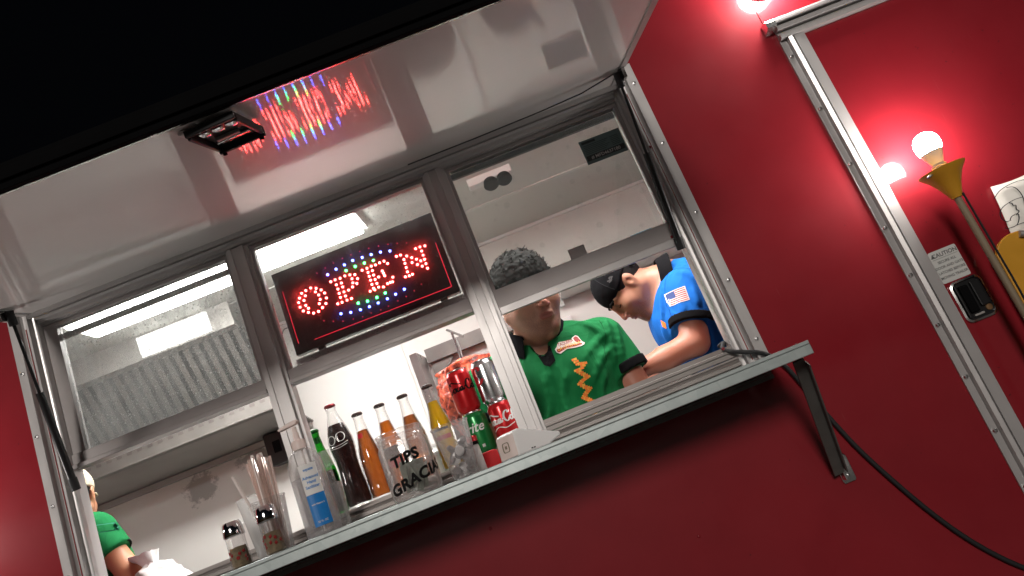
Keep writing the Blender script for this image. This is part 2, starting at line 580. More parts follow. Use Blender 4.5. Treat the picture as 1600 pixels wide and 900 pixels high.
def galv_mat():
    m, n, l = nmat('galvanised')
    b = n['Principled BSDF']
    b.inputs['Metallic'].default_value = 0.55
    tc = n.new('ShaderNodeTexCoord')
    v = n.new('ShaderNodeTexVoronoi')
    v.inputs['Scale'].default_value = 55
    l.new(tc.outputs['Object'], v.inputs['Vector'])
    t = n.new('ShaderNodeTexNoise')
    t.inputs['Scale'].default_value = 12
    t.inputs['Detail'].default_value = 6
    l.new(tc.outputs['Object'], t.inputs['Vector'])
    r = n.new('ShaderNodeMix')
    r.data_type = 'RGBA'
    r.inputs[6].default_value = (0.34, 0.40, 0.40, 1)
    r.inputs[7].default_value = (0.60, 0.66, 0.65, 1)
    ad = n.new('ShaderNodeMix')
    ad.data_type = 'RGBA'
    ad.inputs[0].default_value = 0.35
    l.new(t.outputs['Color'], ad.inputs[6])
    l.new(v.outputs['Color'], ad.inputs[7])
    l.new(ad.outputs[2], r.inputs[0])
    l.new(r.outputs[2], b.inputs['Base Color'])
    mr = n.new('ShaderNodeMapRange')
    mr.inputs['To Min'].default_value = 0.28
    mr.inputs['To Max'].default_value = 0.5
    l.new(t.outputs['Fac'], mr.inputs['Value'])
    l.new(mr.outputs['Result'], b.inputs['Roughness'])


galv_mat()


def stained_wall():
    """Back wall sheet: white, with one rough grey scorch patch and a few scuffs near the grill."""
    m, n, l = nmat('back_wall_white')
    b = n['Principled BSDF']
    b.inputs['Roughness'].default_value = 0.42
    tc = n.new('ShaderNodeTexCoord')

    def blob(cx, cz, rx, rz):
        mp = n.new('ShaderNodeMapping')
        mp.inputs['Location'].default_value = (-cx / rx, 0, -cz / rz)
        mp.inputs['Scale'].default_value = (1 / rx, 0, 1 / rz)
        l.new(tc.outputs['Object'], mp.inputs['Vector'])
        ln = n.new('ShaderNodeVectorMath')
        ln.operation = 'LENGTH'
        l.new(mp.outputs['Vector'], ln.inputs[0])
        t = n.new('ShaderNodeTexNoise')
        t.inputs['Scale'].default_value = 22
        t.inputs['Detail'].default_value = 8
        t.inputs['Roughness'].default_value = 0.75
        l.new(tc.outputs['Object'], t.inputs['Vector'])
        a = n.new('ShaderNodeMath')
        a.operation = 'MULTIPLY_ADD'
        a.inputs[1].default_value = 2.4
        a.inputs[2].default_value = -0.35
        l.new(t.outputs['Fac'], a.inputs[0])
        s = n.new('ShaderNodeMath')
        s.operation = 'SUBTRACT'
        l.new(a.outputs[0], s.inputs[0])
        l.new(ln.outputs['Value'], s.inputs[1])
        mr = n.new('ShaderNodeMapRange')
        mr.inputs['From Min'].default_value = 0.0
        mr.inputs['From Max'].default_value = 0.25
        l.new(s.outputs[0], mr.inputs['Value'])
        return mr.outputs['Result']
    f1 = blob(at(315, 762, 2.0)[0], at(315, 762, 2.0)[2], 0.11, 0.10)
    f2 = blob(at(400, 715, 2.0)[0], at(400, 715, 2.0)[2], 0.13, 0.06)
    mxm = n.new('ShaderNodeMath')
    mxm.operation = 'MAXIMUM'
    l.new(f1, mxm.inputs[0])
    l.new(f2, mxm.inputs[1])
    sc = n.new('ShaderNodeMath')
    sc.operation = 'MULTIPLY'
    sc.inputs[1].default_value = 0.65
    l.new(mxm.outputs[0], sc.inputs[0])
    t = n.new('ShaderNodeTexNoise')
    t.inputs['Scale'].default_value = 3
    t.inputs['Detail'].default_value = 7
    l.new(tc.outputs['Object'], t.inputs['Vector'])
    base = n.new('ShaderNodeMix')
    base.data_type = 'RGBA'
    base.inputs[6].default_value = (0.66, 0.645, 0.60, 1)
    base.inputs[7].default_value = (0.76, 0.75, 0.72, 1)
    l.new(t.outputs['Fac'], base.inputs[0])
    mx = n.new('ShaderNodeMix')
    mx.data_type = 'RGBA'
    mx.inputs[7].default_value = (0.20, 0.20, 0.19, 1)
    l.new(sc.outputs[0], mx.inputs[0])
    l.new(base.outputs[2], mx.inputs[6])
    l.new(mx.outputs[2], b.inputs['Base Color'])


stained_wall()


# ------------------------------------------------------------------ mesh helpers
class MB:
    def __init__(s):
        s.v, s.f, s.m = [], [], []

    def add(s, vs, fs, mi=0):
        o = len(s.v)
        s.v += [tuple(float(c) for c in p) for p in vs]
        s.f += [tuple(i + o for i in f) for f in fs]
        s.m += [mi] * len(fs)
        return s

    def box(s, x0, x1, y0, y1, z0, z1, mi=0):
        vs = [(x, y, z) for z in (z0, z1) for y in (y0, y1) for x in (x0, x1)]
        return s.add(vs, [(0, 2, 3, 1), (4, 5, 7, 6), (0, 1, 5, 4), (2, 6, 7, 3), (0, 4, 6, 2), (1, 3, 7, 5)], mi)

    def obox(s, c, ax, half, mi=0):
        c = np.array(c, float)
        A = [np.array(a, float) / np.linalg.norm(a) * h for a, h in zip(ax, half)]
        vs = [c + A[0] * i + A[1] * j + A[2] * k for k in (-1, 1) for j in (-1, 1) for i in (-1, 1)]
        return s.add(vs, [(0, 2, 3, 1), (4, 5, 7, 6), (0, 1, 5, 4), (2, 6, 7, 3), (0, 4, 6, 2), (1, 3, 7, 5)], mi)

    def tube(s, pts, r, n=10, mi=0, caps=True):
        pts = [np.array(p, float) for p in pts]
        rr = r if hasattr(r, '__len__') else [r] * len(pts)
        up = np.array([0.31, 0.17, 0.93])
        vs, fs = [], []
        prev = None
        for i, p in enumerate(pts):
            d = pts[min(i + 1, len(pts) - 1)] - pts[max(i - 1, 0)]
            d /= np.linalg.norm(d) + 1e-12
            a = np.cross(d, up) if prev is None else prev - d * (prev @ d)
            a /= np.linalg.norm(a) + 1e-12
            prev = a
            b = np.cross(d, a)
            vs += [p + rr[i] * (a * math.cos(2 * PI * k / n) + b * math.sin(2 * PI * k / n)) for k in range(n)]
        for i in range(len(pts) - 1):
            for k in range(n):
                fs.append((i * n + k, i * n + (k + 1) % n, (i + 1) * n + (k + 1) % n, (i + 1) * n + k))
        if caps:
            fs.append(tuple(range(n - 1, -1, -1)))
            fs.append(tuple((len(pts) - 1) * n + k for k in range(n)))
        return s.add(vs, fs, mi)

    def lathe(s, prof, c=(0, 0, 0), n=32, mi=0, axis=None, squash=None):
        c = np.array(c, float)
        ax = np.array(axis if axis is not None else (0, 0, 1), float)
        ax /= np.linalg.norm(ax)
        t = np.array((1, 0, 0), float) if abs(ax[0]) < 0.9 else np.array((0, 1, 0), float)
        a = t - ax * (t @ ax)
        a /= np.linalg.norm(a)
        b = np.cross(ax, a)
        vs, fs = [], []
        for r, z in prof:
            for k in range(n):
                ca, sa = math.cos(2 * PI * k / n), math.sin(2 * PI * k / n)
                if squash:
                    e = squash
                    q = (abs(ca) ** e + abs(sa) ** e) ** (-1 / e)
                    ca, sa = ca * q, sa * q
                vs.append(c + ax * z + a * (r * ca) + b * (r * sa))
        for i in range(len(prof) - 1):
            for k in range(n):
                fs.append((i * n + k, i * n + (k + 1) % n, (i + 1) * n + (k + 1) % n, (i + 1) * n + k))
        if prof[0][0] > 1e-6:
            fs.append(tuple(range(n - 1, -1, -1)))
        if prof[-1][0] > 1e-6:
            fs.append(tuple((len(prof) - 1) * n + k for k in range(n)))
        return s.add(vs, fs, mi)

    def prism(s, poly, o, ux, uy, d, mi=0):
        """Polygon poly (u, v) on axes ux, uy from origin o, thickened by vector d."""
        o, ux, uy, d = [np.array(q, float) for q in (o, ux, uy, d)]
        n = len(poly)
        p = [o + ux * u + uy * v for u, v in poly]
        vs = p + [q + d for q in p]
        fs = [tuple(range(n - 1, -1, -1)), tuple(range(n, 2 * n))] + [(i, (i + 1) % n, n + (i + 1) % n, n + i) for i in range(n)]
        return s.add(vs, fs, mi)

    def build(s, name, mats, parent=None, smooth=False, bevel=0.0, loc=None, auto=40):
        me = bpy.data.meshes.new(name)
        base = np.zeros(3)
        if parent is not None:
            q = parent
            while q is not None:
                base = base + np.array(q.location)
                q = q.parent
        elif loc is not None:
            base = np.array(loc, float)
        me.from_pydata([tuple(np.array(p) - base) for p in s.v], [], s.f)
        mats = [mats] if isinstance(mats, str) else mats
        for m in mats:
            me.materials.append(MATS[m])
        if len(mats) > 1:
            me.polygons.foreach_set('material_index', s.m)
        bm = bmesh.new()
        bm.from_mesh(me)
        bmesh.ops.recalc_face_normals(bm, faces=bm.faces)
        if smooth:
            for f in bm.faces:
                f.smooth = True
            for e in bm.edges:
                if len(e.link_faces) == 2 and e.calc_face_angle(0) > math.radians(auto):
                    e.smooth = False
        bm.to_mesh(me)
        bm.free()
        o = bpy.data.objects.new(name, me)
        COL.objects.link(o)
        if parent is not None:
            o.parent = parent
        elif loc is not None:
            o.location = loc
        if bevel:
            md = o.modifiers.new('bevel', 'BEVEL')
            md.width = bevel
            md.segments = 2
            md.limit_method = 'ANGLE'
            md.angle_limit = math.radians(50)
        return o


def tag(o, label=None, cat=None, group=None, kind=None):
    if label:
        o['label'] = label
    if cat:
        o['category'] = cat
    if group:
        o['group'] = group
    if kind:
        o['kind'] = kind
    return o


def thing(name, label, cat, loc=(0, 0, 0), group=None):
    o = bpy.data.objects.new(name, None)
    o.empty_display_size = 0.05
    COL.objects.link(o)
    o.location = tuple(float(c) for c in loc)
    return tag(o, label, cat, group)


def text_geo(s, size=1.0, offset=0.0, shear=0.0, space=1.0, res=3):
    """Flat outline of a word: (vertices (x, y), faces), centred on x, baseline at 0."""
    cu = bpy.data.curves.new('lettering', 'FONT')
    cu.body = s
    cu.size = size
    cu.offset = offset
    cu.shear = shear
    cu.space_character = space
    cu.resolution_u = res
    cu.fill_mode = 'FRONT'
    ob = bpy.data.objects.new('lettering', cu)
    COL.objects.link(ob)
    bpy.context.view_layer.update()
    dg = bpy.context.evaluated_depsgraph_get()
    me = bpy.data.meshes.new_from_object(ob.evaluated_get(dg))
    v = [(p.co.x, p.co.y) for p in me.vertices]
    f = [tuple(q.vertices) for q in me.polygons]
    bpy.data.objects.remove(ob)
    bpy.data.curves.remove(cu)
    bpy.data.meshes.remove(me)
    if v:
        mx = (min(p[0] for p in v) + max(p[0] for p in v)) / 2
        v = [(x - mx, y) for x, y in v]
    return v, f


def ribbon(strokes, width):
    """Pen strokes [(x, y), ...] as flat ribbons: (vertices, faces)."""
    v, f = [], []
    for st in strokes:
        pts = []
        for i in range(len(st) - 1):
            p0, p1, p2, p3 = [np.array(st[min(max(j, 0), len(st) - 1)], float) for j in (i - 1, i, i + 1, i + 2)]
            for t in np.linspace(0, 1, 6, endpoint=False):
                pts.append(0.5 * ((2 * p1) + (-p0 + p2) * t + (2 * p0 - 5 * p1 + 4 * p2 - p3) * t * t + (-p0 + 3 * p1 - 3 * p2 + p3) * t ** 3))
        pts.append(np.array(st[-1], float))
        o = len(v)
        for i, p in enumerate(pts):
            d = pts[min(i + 1, len(pts) - 1)] - pts[max(i - 1, 0)]
            d /= np.linalg.norm(d) + 1e-9
            nrm = np.array([-d[1], d[0]])
            wd = width * (0.55 + 0.75 * abs(d[1]))
            v += [tuple(p + nrm * wd / 2), tuple(p - nrm * wd / 2)]
        f += [(o + 2 * i, o + 2 * i + 1, o + 2 * i + 3, o + 2 * i + 2) for i in range(len(pts) - 1)]
    return v, f


def subdiv2d(v, f, cell):
    """Split long faces of a flat outline so that it can be bent round a curved wall."""
    bm = bmesh.new()
    vs = [bm.verts.new((x, y, 0)) for x, y in v]
    for q in f:
        try:
            bm.faces.new([vs[i] for i in q])
        except ValueError:
            pass
    bmesh.ops.triangulate(bm, faces=bm.faces)
    for _ in range(3):
        es = [e for e in bm.edges if e.calc_length() > cell]
        if not es:
            break
        bmesh.ops.subdivide_edges(bm, edges=es, cuts=1)
        bmesh.ops.triangulate(bm, faces=bm.faces)
    bm.verts.index_update()
    nv = [(p.co.x, p.co.y) for p in bm.verts]
    nf = [tuple(p.index for p in q.verts) for q in bm.faces]
    bm.free()
    return nv, nf


def wrap(v, c, r, ang0, z0):
    """Bend flat (x, y) round an upright axis at c: x runs round radius r(z) from angle ang0 (0 = towards -y)."""
    out = []
    for x, y in v:
        rad = r(y + z0) if callable(r) else r
        a = ang0 + x / rad
        out.append((c[0] + rad * math.sin(a), c[1] - rad * math.cos(a), c[2] + z0 + y))
    return out


def flat(v, o, ux, uy):
    o, ux, uy = [np.array(q, float) for q in (o, ux, uy)]
    return [tuple(o + ux * x + uy * y) for x, y in v]


def fix_two_sided(v, f):
    return v, f

# ------------------------------------------------------------------ ground and street
g = MB().box(-60, 60, -70, 40, -0.2, 0.0).build('ground', 'asphalt')
tag(g, kind='structure')


# ------------------------------------------------------------------ trailer shell
X0, X1 = -2.75, 2.30                           # ends of the trailer
WX0, WX1, WZ0, WZ1 = -1.262, 0.560, 1.585, 2.470   # serving opening
DX0, DX1, DZ1 = 1.020, 1.800, 2.400
tr = thing('food_trailer', 'red food trailer side with white lined interior, at night', 'food trailer', (0, 1.0, 0))
m = MB()
m.box(X0, WX0, 0, .05, .35, 2.85)
m.box(WX0, WX1, 0, .05, .35, WZ0)
m.box(WX0, WX1, 0, .05, WZ1, 2.85)
m.box(WX1, DX0, 0, .05, .35, 2.43)
m.box(WX1, .9665, 0, .05, 2.43, 2.85)
m.box(.9690, DX0, 0, .05, 2.43, 2.85)
m.box(DX0, DX1, 0, .05, DZ1, 2.85)
m.box(DX0, DX1, 0, .05, .35, .55)
m.box(DX1, X1, 0, .05, .35, 2.85)
m.build('side_wall', 'red_paint', tr)
for px, py in ((766, 826), (1092, 838), (1130, 545), (1015, 230), (1050, 370)):
    q = at(px, py, 0)
    MB().lathe([(.0045, 0), (.0042, .0012), (.002, .0024), (0, .0026)], (q[0], -.0002, q[2]), 10, axis=(0, -1, 0)).build('blind_rivet', 'red_paint', tr, True)
MB().box(.962, .974, .0502, .052, .4, 2.83).build('wall_seam', 'gap', tr)
MB().box(X0, X1, 2.0, 2.05, .35, 2.85).build('back_wall', 'back_wall_white', tr)
MB().box(X0, X0 + .05, .05, 2.0, .35, 2.85).build('end_wall', 'white_wall', tr)
MB().box(X1 - .05, X1, .05, 2.0, .35, 2.85).build('end_wall', 'white_wall', tr)
MB().box(X0 + .05, X1 - .05, .05, 2.0, .35, .50).build('floor', 'floor_rubber', tr)
ceil = MB().box(X0 + .05, X1 - .05, .05, 2.0, 2.78, 2.84).build('ceiling', 'ceiling_white', tr)
MB().box(X0 - .02, X1 + .02, -.012, 2.07, 2.8502, 2.868).build('roof', 'dark_trim', tr)
# ceiling joint battens and wall seam strips that show through the panes
for yy, h in ((1.42, .006), (.86, .005)):
    MB().box(X0 + .06, X1 - .06, yy, yy + .035, 2.78 - h, 2.7795).build('batten', 'white_wall', ceil)
MB().box(X0 + .06, X1 - .06, 1.984, 1.9995, 2.764, 2.7795).build('cove_strip', 'white_plastic', ceil)
for sx in (-.62, .95, 1.75):
    MB().box(sx, sx + .03, 1.994, 1.9996, .6, 2.76).build('seam_strip', 'white_wall', tr)

# ------------------------------------------------------------------ serving window
sw = thing('serving_window', 'grey aluminium three bay serving window with raised sashes in the red wall', 'serving window', (-.351, 0, 1.6))


def extr_z(poly, z0, z1):
    return MB().prism(poly, (0, 0, z0), (1, 0, 0), (0, 1, 0), (0, 0, z1 - z0))


def extr_x(poly, x0, x1):                        # poly of (y, z)
    return MB().prism(poly, (x0, 0, 0), (0, 1, 0), (0, 0, 1), (x1 - x0, 0, 0))


JR = [(.578, -.001), (.578, -.005), (.5535, -.005), (.5525, -.017), (.5470, -.017), (.5455, -.001), (.5400, .003), (.5275, .004), (.5265, -.010),
      (.5205, -.010), (.5190, .010), (.5110, .012), (.5100, .004), (.5050, .004), (.5030, .016), (.5030, .050), (.5585, .050), (.5585, -.001)]
CX = -.351
jambs = []
for s in (1, -1):
    poly = JR if s == 1 else [(2 * CX - x, y) for x, y in JR]
    j = extr_z(poly, 1.588, 2.480).build('jamb', 'aluminium', sw)
    jambs.append(j)
    zs = (2.417, 2.223, 2.009, 1.810, 1.644) if s == 1 else (2.443, 2.280, 2.102, 1.914, 1.73)
    for z in zs:
        xx = .566 if s == 1 else 2 * CX - .566
        MB().lathe([(.0055, 0), (.0055, .002), (.004, .0045), (0, .005)], (xx, -.005, z), 12, axis=(0, -1, 0)).build('screw', 'screw', j, True)
    xr = .5365 if s == 1 else 2 * CX - .5365
    MB().box(xr - .0012, xr + .0012, .0012, .0032, 1.60, 2.40).build('red_seam', 'terracotta_strip', j)
HP = [(-.001, 2.480), (-.005, 2.480), (-.005, 2.458), (-.016, 2.456), (-.016, 2.446), (-.002, 2.443), (.002, 2.428), (-.007, 2.426), (-.007, 2.416),
      (.004, 2.413), (.006, 2.405), (.018, 2.403), (.018, 2.398), (.050, 2.398), (.050, 2.468), (-.001, 2.468)]
extr_x(HP, 2 * CX - .5028, .5028).build('head_rail', 'aluminium_h', sw)
SP = [(-.0005, 1.5865), (-.004, 1.5875), (-.004, 1.596), (-.015, 1.598), (-.015, 1.606), (-.002, 1.608), (.002, 1.614), (-.004, 1.616), (-.004, 1.6205),
      (.060, 1.6225), (.060, 1.5865)]
extr_x(SP, 2 * CX - .5028, .5028).build('sill', 'worn_alu', sw)
MB().box(-1.20, -.012, .062, .23, 1.600, 1.6285).build('inner_ledge', 'worn_alu', sw)
R2 = [(.004, 1.6230), (.004, 1.634), (-.002, 1.636), (-.002, 1.642), (.014, 1.644), (.014, 1.6545), (.050, 1.6555), (.050, 1.6230)]
extr_x(R2, -.0135, .5025).build('lower_track', 'worn_alu', sw)
for x0, x1 in ((-.661, -.597), (-.079, -.014)):
    wd = x1 - x0
    poly = [(x0, .05), (x0, .012), (x0 + .009, .012), (x0 + .009, -.004), (x0 + .021, -.004), (x0 + .022, 0), (x1 - .022, 0), (x1 - .021, -.004), (x1 - .009, -.004),
            (x1 - .009, .012), (x1, .012), (x1, .05)]
    extr_z(poly, 1.6232, 2.3975).build('mullion', 'aluminium', sw)
BAYS = [(-1.2045, -.6615, 1.986, 2.026, 'pane_dirty'), (-.5965, -.0795, 1.985, 2.026, 'pane_mid'), (-.0135, .5025, 1.957, 2.019, 'pane_clean')]
for i, (x0, x1, rz0, rz1, pm) in enumerate(BAYS):
    m = MB()
    sl_, sr_ = (.036, .010) if i == 0 else ((.008, .008) if i == 1 else (.010, .012))
    m.box(x0, x0 + sl_, .022, .048, rz1, 2.386)
    m.box(x1 - sr_, x1, .022, .048, rz1, 2.386)
    m.box(x0, x1, .022, .048, 2.386, 2.3972)
    m.box(x0, x1, .014, .048, rz0 + .012, rz1)
    m.box(x0, x1, .006, .048, rz0, rz0 + .0115)
    sash = m.build('sash', 'sash' if i < 2 else 'sash', sw, bevel=.0012)
    MB().box(x0 + sl_ - .004, x1 - sr_ + .004, .034, .038, rz1 - .004, 2.390).build('pane', pm, sash)
    MB().box(x0 + .02, x1 - .02, .052, .068, rz0 + .004, rz0 + .024).build('inner_rail', 'aluminium_h', sash)
    if i == 0:
        MB().box(x0 + .02, x1 - .004, .052, .066, 2.357, 2.371).build('inner_rail', 'sash', sash)
    if i == 2:
        MB().box(x0 + .01, x1 - .01, .052, .064, 2.372, 2.388).build('inner_rail', 'black_rubber', sash)
        MB().box(x0 - .0, x1, -.004, .0055, rz0 - .012, rz0 + .010).build('pull_rail', 'aluminium_h', sash, bevel=.002)
        MB().box(.216, .262, .024, .033, 2.0195, 2.050).build('latch_tab', 'sash', sash, bevel=.001)
# paper data sticker stuck on the right-hand pane
c = at(943, 229, .032)
st = MB().prism([(-.060, -.035), (.060, -.035), (.060, .038), (-.060, .038)], (c[0], .0338, c[2]), (1, 0, -.012), (0, 0, 1), (0, -.0006, 0))
st = st.build('pane_sticker', 'vin_sticker', sw)
m = MB()
m.prism([(-.056, -.026), (.056, -.026), (.056, -.010), (-.056, -.010)], (c[0], .0330, c[2]), (1, 0, -.012), (0, 0, 1), (0, -.0003, 0))
m.prism([(-.054, .026), (-.014, .026), (-.014, .033), (-.054, .033)], (c[0], .0330, c[2]), (1, 0, -.012), (0, 0, 1), (0, -.0003, 0))
m.build('dark_bar', 'vin_dark', st)
v, f = text_geo('# MFD4637180', .0135, .0002)
MB().add(flat(v, (c[0], .0325, c[2] - .0225), (1, 0, -.012), (0, 0, 1)), f).build('lettering', 'label_grey', st)
m = MB()
for k in range(6):
    for a, b in ((-.052, .02 - .006 * (k % 3)), (.026, .05)):
        m.box(c[0] + a, c[0] + b, .0327, .0330, c[2] + .020 - k * .005, c[2] + .0212 - k * .005)
m.build('fine_print', 'vin_dark', st)

# ------------------------------------------------------------------ serving shelf
sh = thing('serving_shelf', 'galvanised fold down serving shelf under the window with a steel support arm', 'shelf', (-.36, -.16, 1.557))
m = MB()
m.box(-1.30, .566, -.330, -.0065, 1.5785, 1.5868)
m.box(-1.30, .566, -.330, -.322, 1.5570, 1.5783)
m.box(-1.30, .566, -.040, -.0065, 1.5600, 1.5783)
m.box(.558, .566, -.3218, -.0402, 1.5600, 1.5783)
m.box(-1.30, -1.292, -.3218, -.0402, 1.5600, 1.5783)
m.build('shelf_board', 'galvanised', sh, bevel=.0015)
m = MB()
k = 0
x = -1.29
while x < .560:
    if k % 2:
        m.tube([(x, -.010, 1.5535), (x + .018, -.010, 1.5535)], .0045, 8)
    else:
        m.tube([(x, -.010, 1.5535), (x + .018, -.010, 1.5535)], .0038, 8)
    x += .0195
    k += 1
m.box(-1.29, .565, -.005, -.0005, 1.538, 1.549)
m.build('piano_hinge', 'rust_steel', sh)
a0, a1 = np.array([.553, -.255, 1.556]), np.array([.598, -.030, 1.276])
d = (a1 - a0) / np.linalg.norm(a1 - a0)
side = np.array([1.0, 0, 0]) - d * d[0]
side /= np.linalg.norm(side)
nrm = np.cross(d, side)
arm = MB().obox((a0 + a1) / 2, (d, side, nrm), (np.linalg.norm(a1 - a0) / 2, .0125, .003)).obox((a0 + a1) / 2 + side * .0145 + nrm * .008, (d, side, nrm), (np.linalg.norm(a1 - a0) / 2 - .012, .002, .010)).build('support_arm', 'rust_steel', sh, bevel=.001)
MB().lathe([(.007, 0), (.007, .006), (0, .008)], a0 + d * .02 - nrm * .003, 10, axis=-nrm).build('bolt', 'screw', arm, True)
pl = MB().prism([(-.014, -.034), (.014, -.034), (.017, -.028), (.017, .028), (.010, .036), (-.010, .036), (-.017, .028), (-.017, -.028)], (.622, -.001, 1.279), (1, 0, 0), (0, 0, 1), (0, -.007, 0)).build('wall_bracket', 'bright_metal', sh, bevel=.002)
MB().box(.606, .612, -.034, -.008, 1.256, 1.302).build('bracket_ear', 'bright_metal', pl, bevel=.001)
for z in (1.262, 1.279, 1.297):
    MB().lathe([(.006, 0), (.005, .004), (0, .005)], (.622, -.008, z), 10, axis=(0, -1, 0)).build('screw', 'screw', pl, True)

# ------------------------------------------------------------------ awning flap
AA = math.radians(12.0)
AH = np.array([0, -.018, 2.430])                 # hinge line
AO = np.array([0, -math.cos(AA), -math.sin(AA)])   # outwards along the panel
AN = np.array([0, -math.sin(AA), math.cos(AA)])    # up through the panel
AX0, AX1, AL, AT = -1.215, .513, .850, .034


def aw(x, o, h=0.0):
    p = AH + AO * o + AN * h
    return np.array([x, p[1], p[2]])


def abox(mb, x0, x1, o0, o1, h0, h1, mi=0):
    vs = [aw(x, o, h) for h in (h0, h1) for o in (o0, o1) for x in (x0, x1)]
    return mb.add(vs, [(0, 2, 3, 1), (4, 5, 7, 6), (0, 1, 5, 4), (2, 6, 7, 3), (0, 4, 6, 2), (1, 3, 7, 5)], mi)


aw_t = thing('awning_flap', 'white lined flap door propped open above the serving window', 'awning', (CX, -.4, 2.40))
abox(MB(), AX0, AX1, .004, AL, 0, .010).build('panel', 'awning_white', aw_t)
abox(MB(), AX0, AX1, .012, AL, .0105, AT).build('outer_skin', 'red_paint', aw_t)
m = MB()
abox(m, AX0 - .004, AX1 + .004, AL + .0005, AL + .014, -.003, AT + .004)
abox(m, AX0 - .004, AX1 + .004, AL + .0145, AL + .020, .010, AT - .006)
fr_ = m.build('edge_rail', 'dark_trim', aw_t, bevel=.0015)
abox(MB(), AX0, AX1, AL - .006, AL, -.0035, -.0005).build('bright_bead', 'bright_metal', fr_)
for xs in (AX0, AX1):
    s = -1 if xs == AX0 else 1
    abox(MB(), min(xs, xs + s * .004), max(xs, xs + s * .004), .006, AL, -.003, AT).build('side_trim', 'aluminium_h', aw_t)
    abox(MB(), min(xs, xs - s * .012), max(xs, xs - s * .012), .006, AL - .008, -.003, -.0005).build('side_trim', 'aluminium_h', aw_t)
abox(MB(), AX0, AX1, -.006, .0035, -.012, .010).build('hinge', 'aluminium_h', aw_t)
# two gas struts between jamb and flap
for s, xt, xb in ((1, .494, .486), (-1, -1.172, -1.190)):
    top = aw(xt, .135, -.018)
    bot = np.array([xb, -.020, 1.928])
    d = (bot - top) / np.linalg.norm(bot - top)
    L = np.linalg.norm(bot - top)
    st = MB().tube([top, top + d * L * .45], .0042, 10).build('gas_strut', 'black_plastic', aw_t, True)
    MB().tube([top + d * L * .44, top + d * (L - .03)], .0098, 14).build('cylinder', 'black_plastic', st, True)
    MB().tube([top + d * (L - .032), bot], .0115, 12).build('end_socket', 'black_rubber', st, True)
    MB().tube([top - d * .012, top + d * .026], .0105, 12).build('end_socket', 'black_rubber', st, True)
    bk = abox(MB(), xt - .004 + s * .012, xt + .004 + s * .012, .112, .160, -.030, -.001)
    abox(bk, xt - .010 + s * .012, xt + .010 + s * .012, .110, .165, -.004, -.0006).build('bracket', 'bright_metal', st)
    MB().tube([top, top + np.array([s * .02, 0, 0])], .004, 8).build('ball_stud', 'screw', st, True)
w0 = [aw(.488, .14, -.006), aw(.40, .085, -.010), aw(.28, .050, -.007), aw(.10, .03, -.005), aw(-.1, .024, -.004)]
MB().tube(w0, .0018, 6).build('wire', 'black_rubber', aw_t, True)

# ------------------------------------------------------------------ flood light under the awning
FS, FO = .80, .778
fl = thing('flood_light', 'unlit black flood light fixed under the awning edge', 'flood light', aw(-.328, FO, 0))


def fbox(mb, x0, x1, o0, o1, h0, h1, mi=0):
    # local frame turned a little about the panel normal
    x0, x1, o0, o1, h0, h1 = [q * FS for q in (x0, x1, o0, o1, h0, h1)]
    ca, sa = math.cos(.10), math.sin(.10)
    vs = []
    for h in (h0, h1):
        for o in (o0, o1):
            for x in (x0, x1):
                q = x * ca - o * sa, x * sa + o * ca
                p = aw(-.328 + q[0], FO + q[1], h)
                vs.append(p)
    return mb.add(vs, [(0, 2, 3, 1), (4, 5, 7, 6), (0, 1, 5, 4), (2, 6, 7, 3), (0, 4, 6, 2), (1, 3, 7, 5)], mi)


m = MB()
fbox(m, -.056, .056, -.075, -.066, -.034, -.010)
fbox(m, -.056, .056, .066, .075, -.026, -.010)
fbox(m, -.056, -.048, -.0658, .0658, -.030, -.010)
fbox(m, .048, .056, -.0658, .0658, -.030, -.010)
fbox(m, -.0478, .0478, -.0658, .0658, -.016, -.010)
hs = m.build('housing', 'black_plastic', fl, bevel=.002)
pmat('flood_reflector', (0.55, 0.50, 0.50), rough=0.16, metal=1.0)
fbox(MB(), -.040, .040, -.062, -.030, -.0235, -.0165).build('lens_plate', 'flood_reflector', hs, bevel=.002)
for kx in (-.031, 0.0, .031):
    MB().lathe([(.0105, 0), (.0098, .003), (.004, .0055), (0, .006)], aw(-.328 + FS * (kx - .004), FO + FS * (.032 + kx * .1), -.0162 * FS), 16, axis=-AN, squash=4).build('emitter', 'flood_reflector', hs, True)
fbox(MB(), -.030, .022, -.020, -.010, -.024, -.0165).build('label_strip', 'dull_steel', hs)
MB().tube([aw(-.328, FO - .04, -.0065), aw(-.328, FO, -.007), aw(-.328, FO + .04, -.0065)], .004, 8).build('yoke', 'black_plastic', fl, True)
fbox(MB(), -.075, -.057, -.085, .060, -.010, -.0008).build('mount_plate', 'white_plastic', fl, bevel=.003)
fbox(MB(), -.0568, .050, -.050, .050, -.0095, -.0008).build('base_plate', 'white_plastic', fl, bevel=.003)
for xx in (-.045, .045):
    MB().lathe([(.004, 0), (.004, .003), (0, .004)], aw(-.328 + FS * (xx + .007), FO + FS * (-.0705 + xx * .1), -.0345 * FS), 10, axis=-AN).build('screw', 'dark_trim', hs, True)

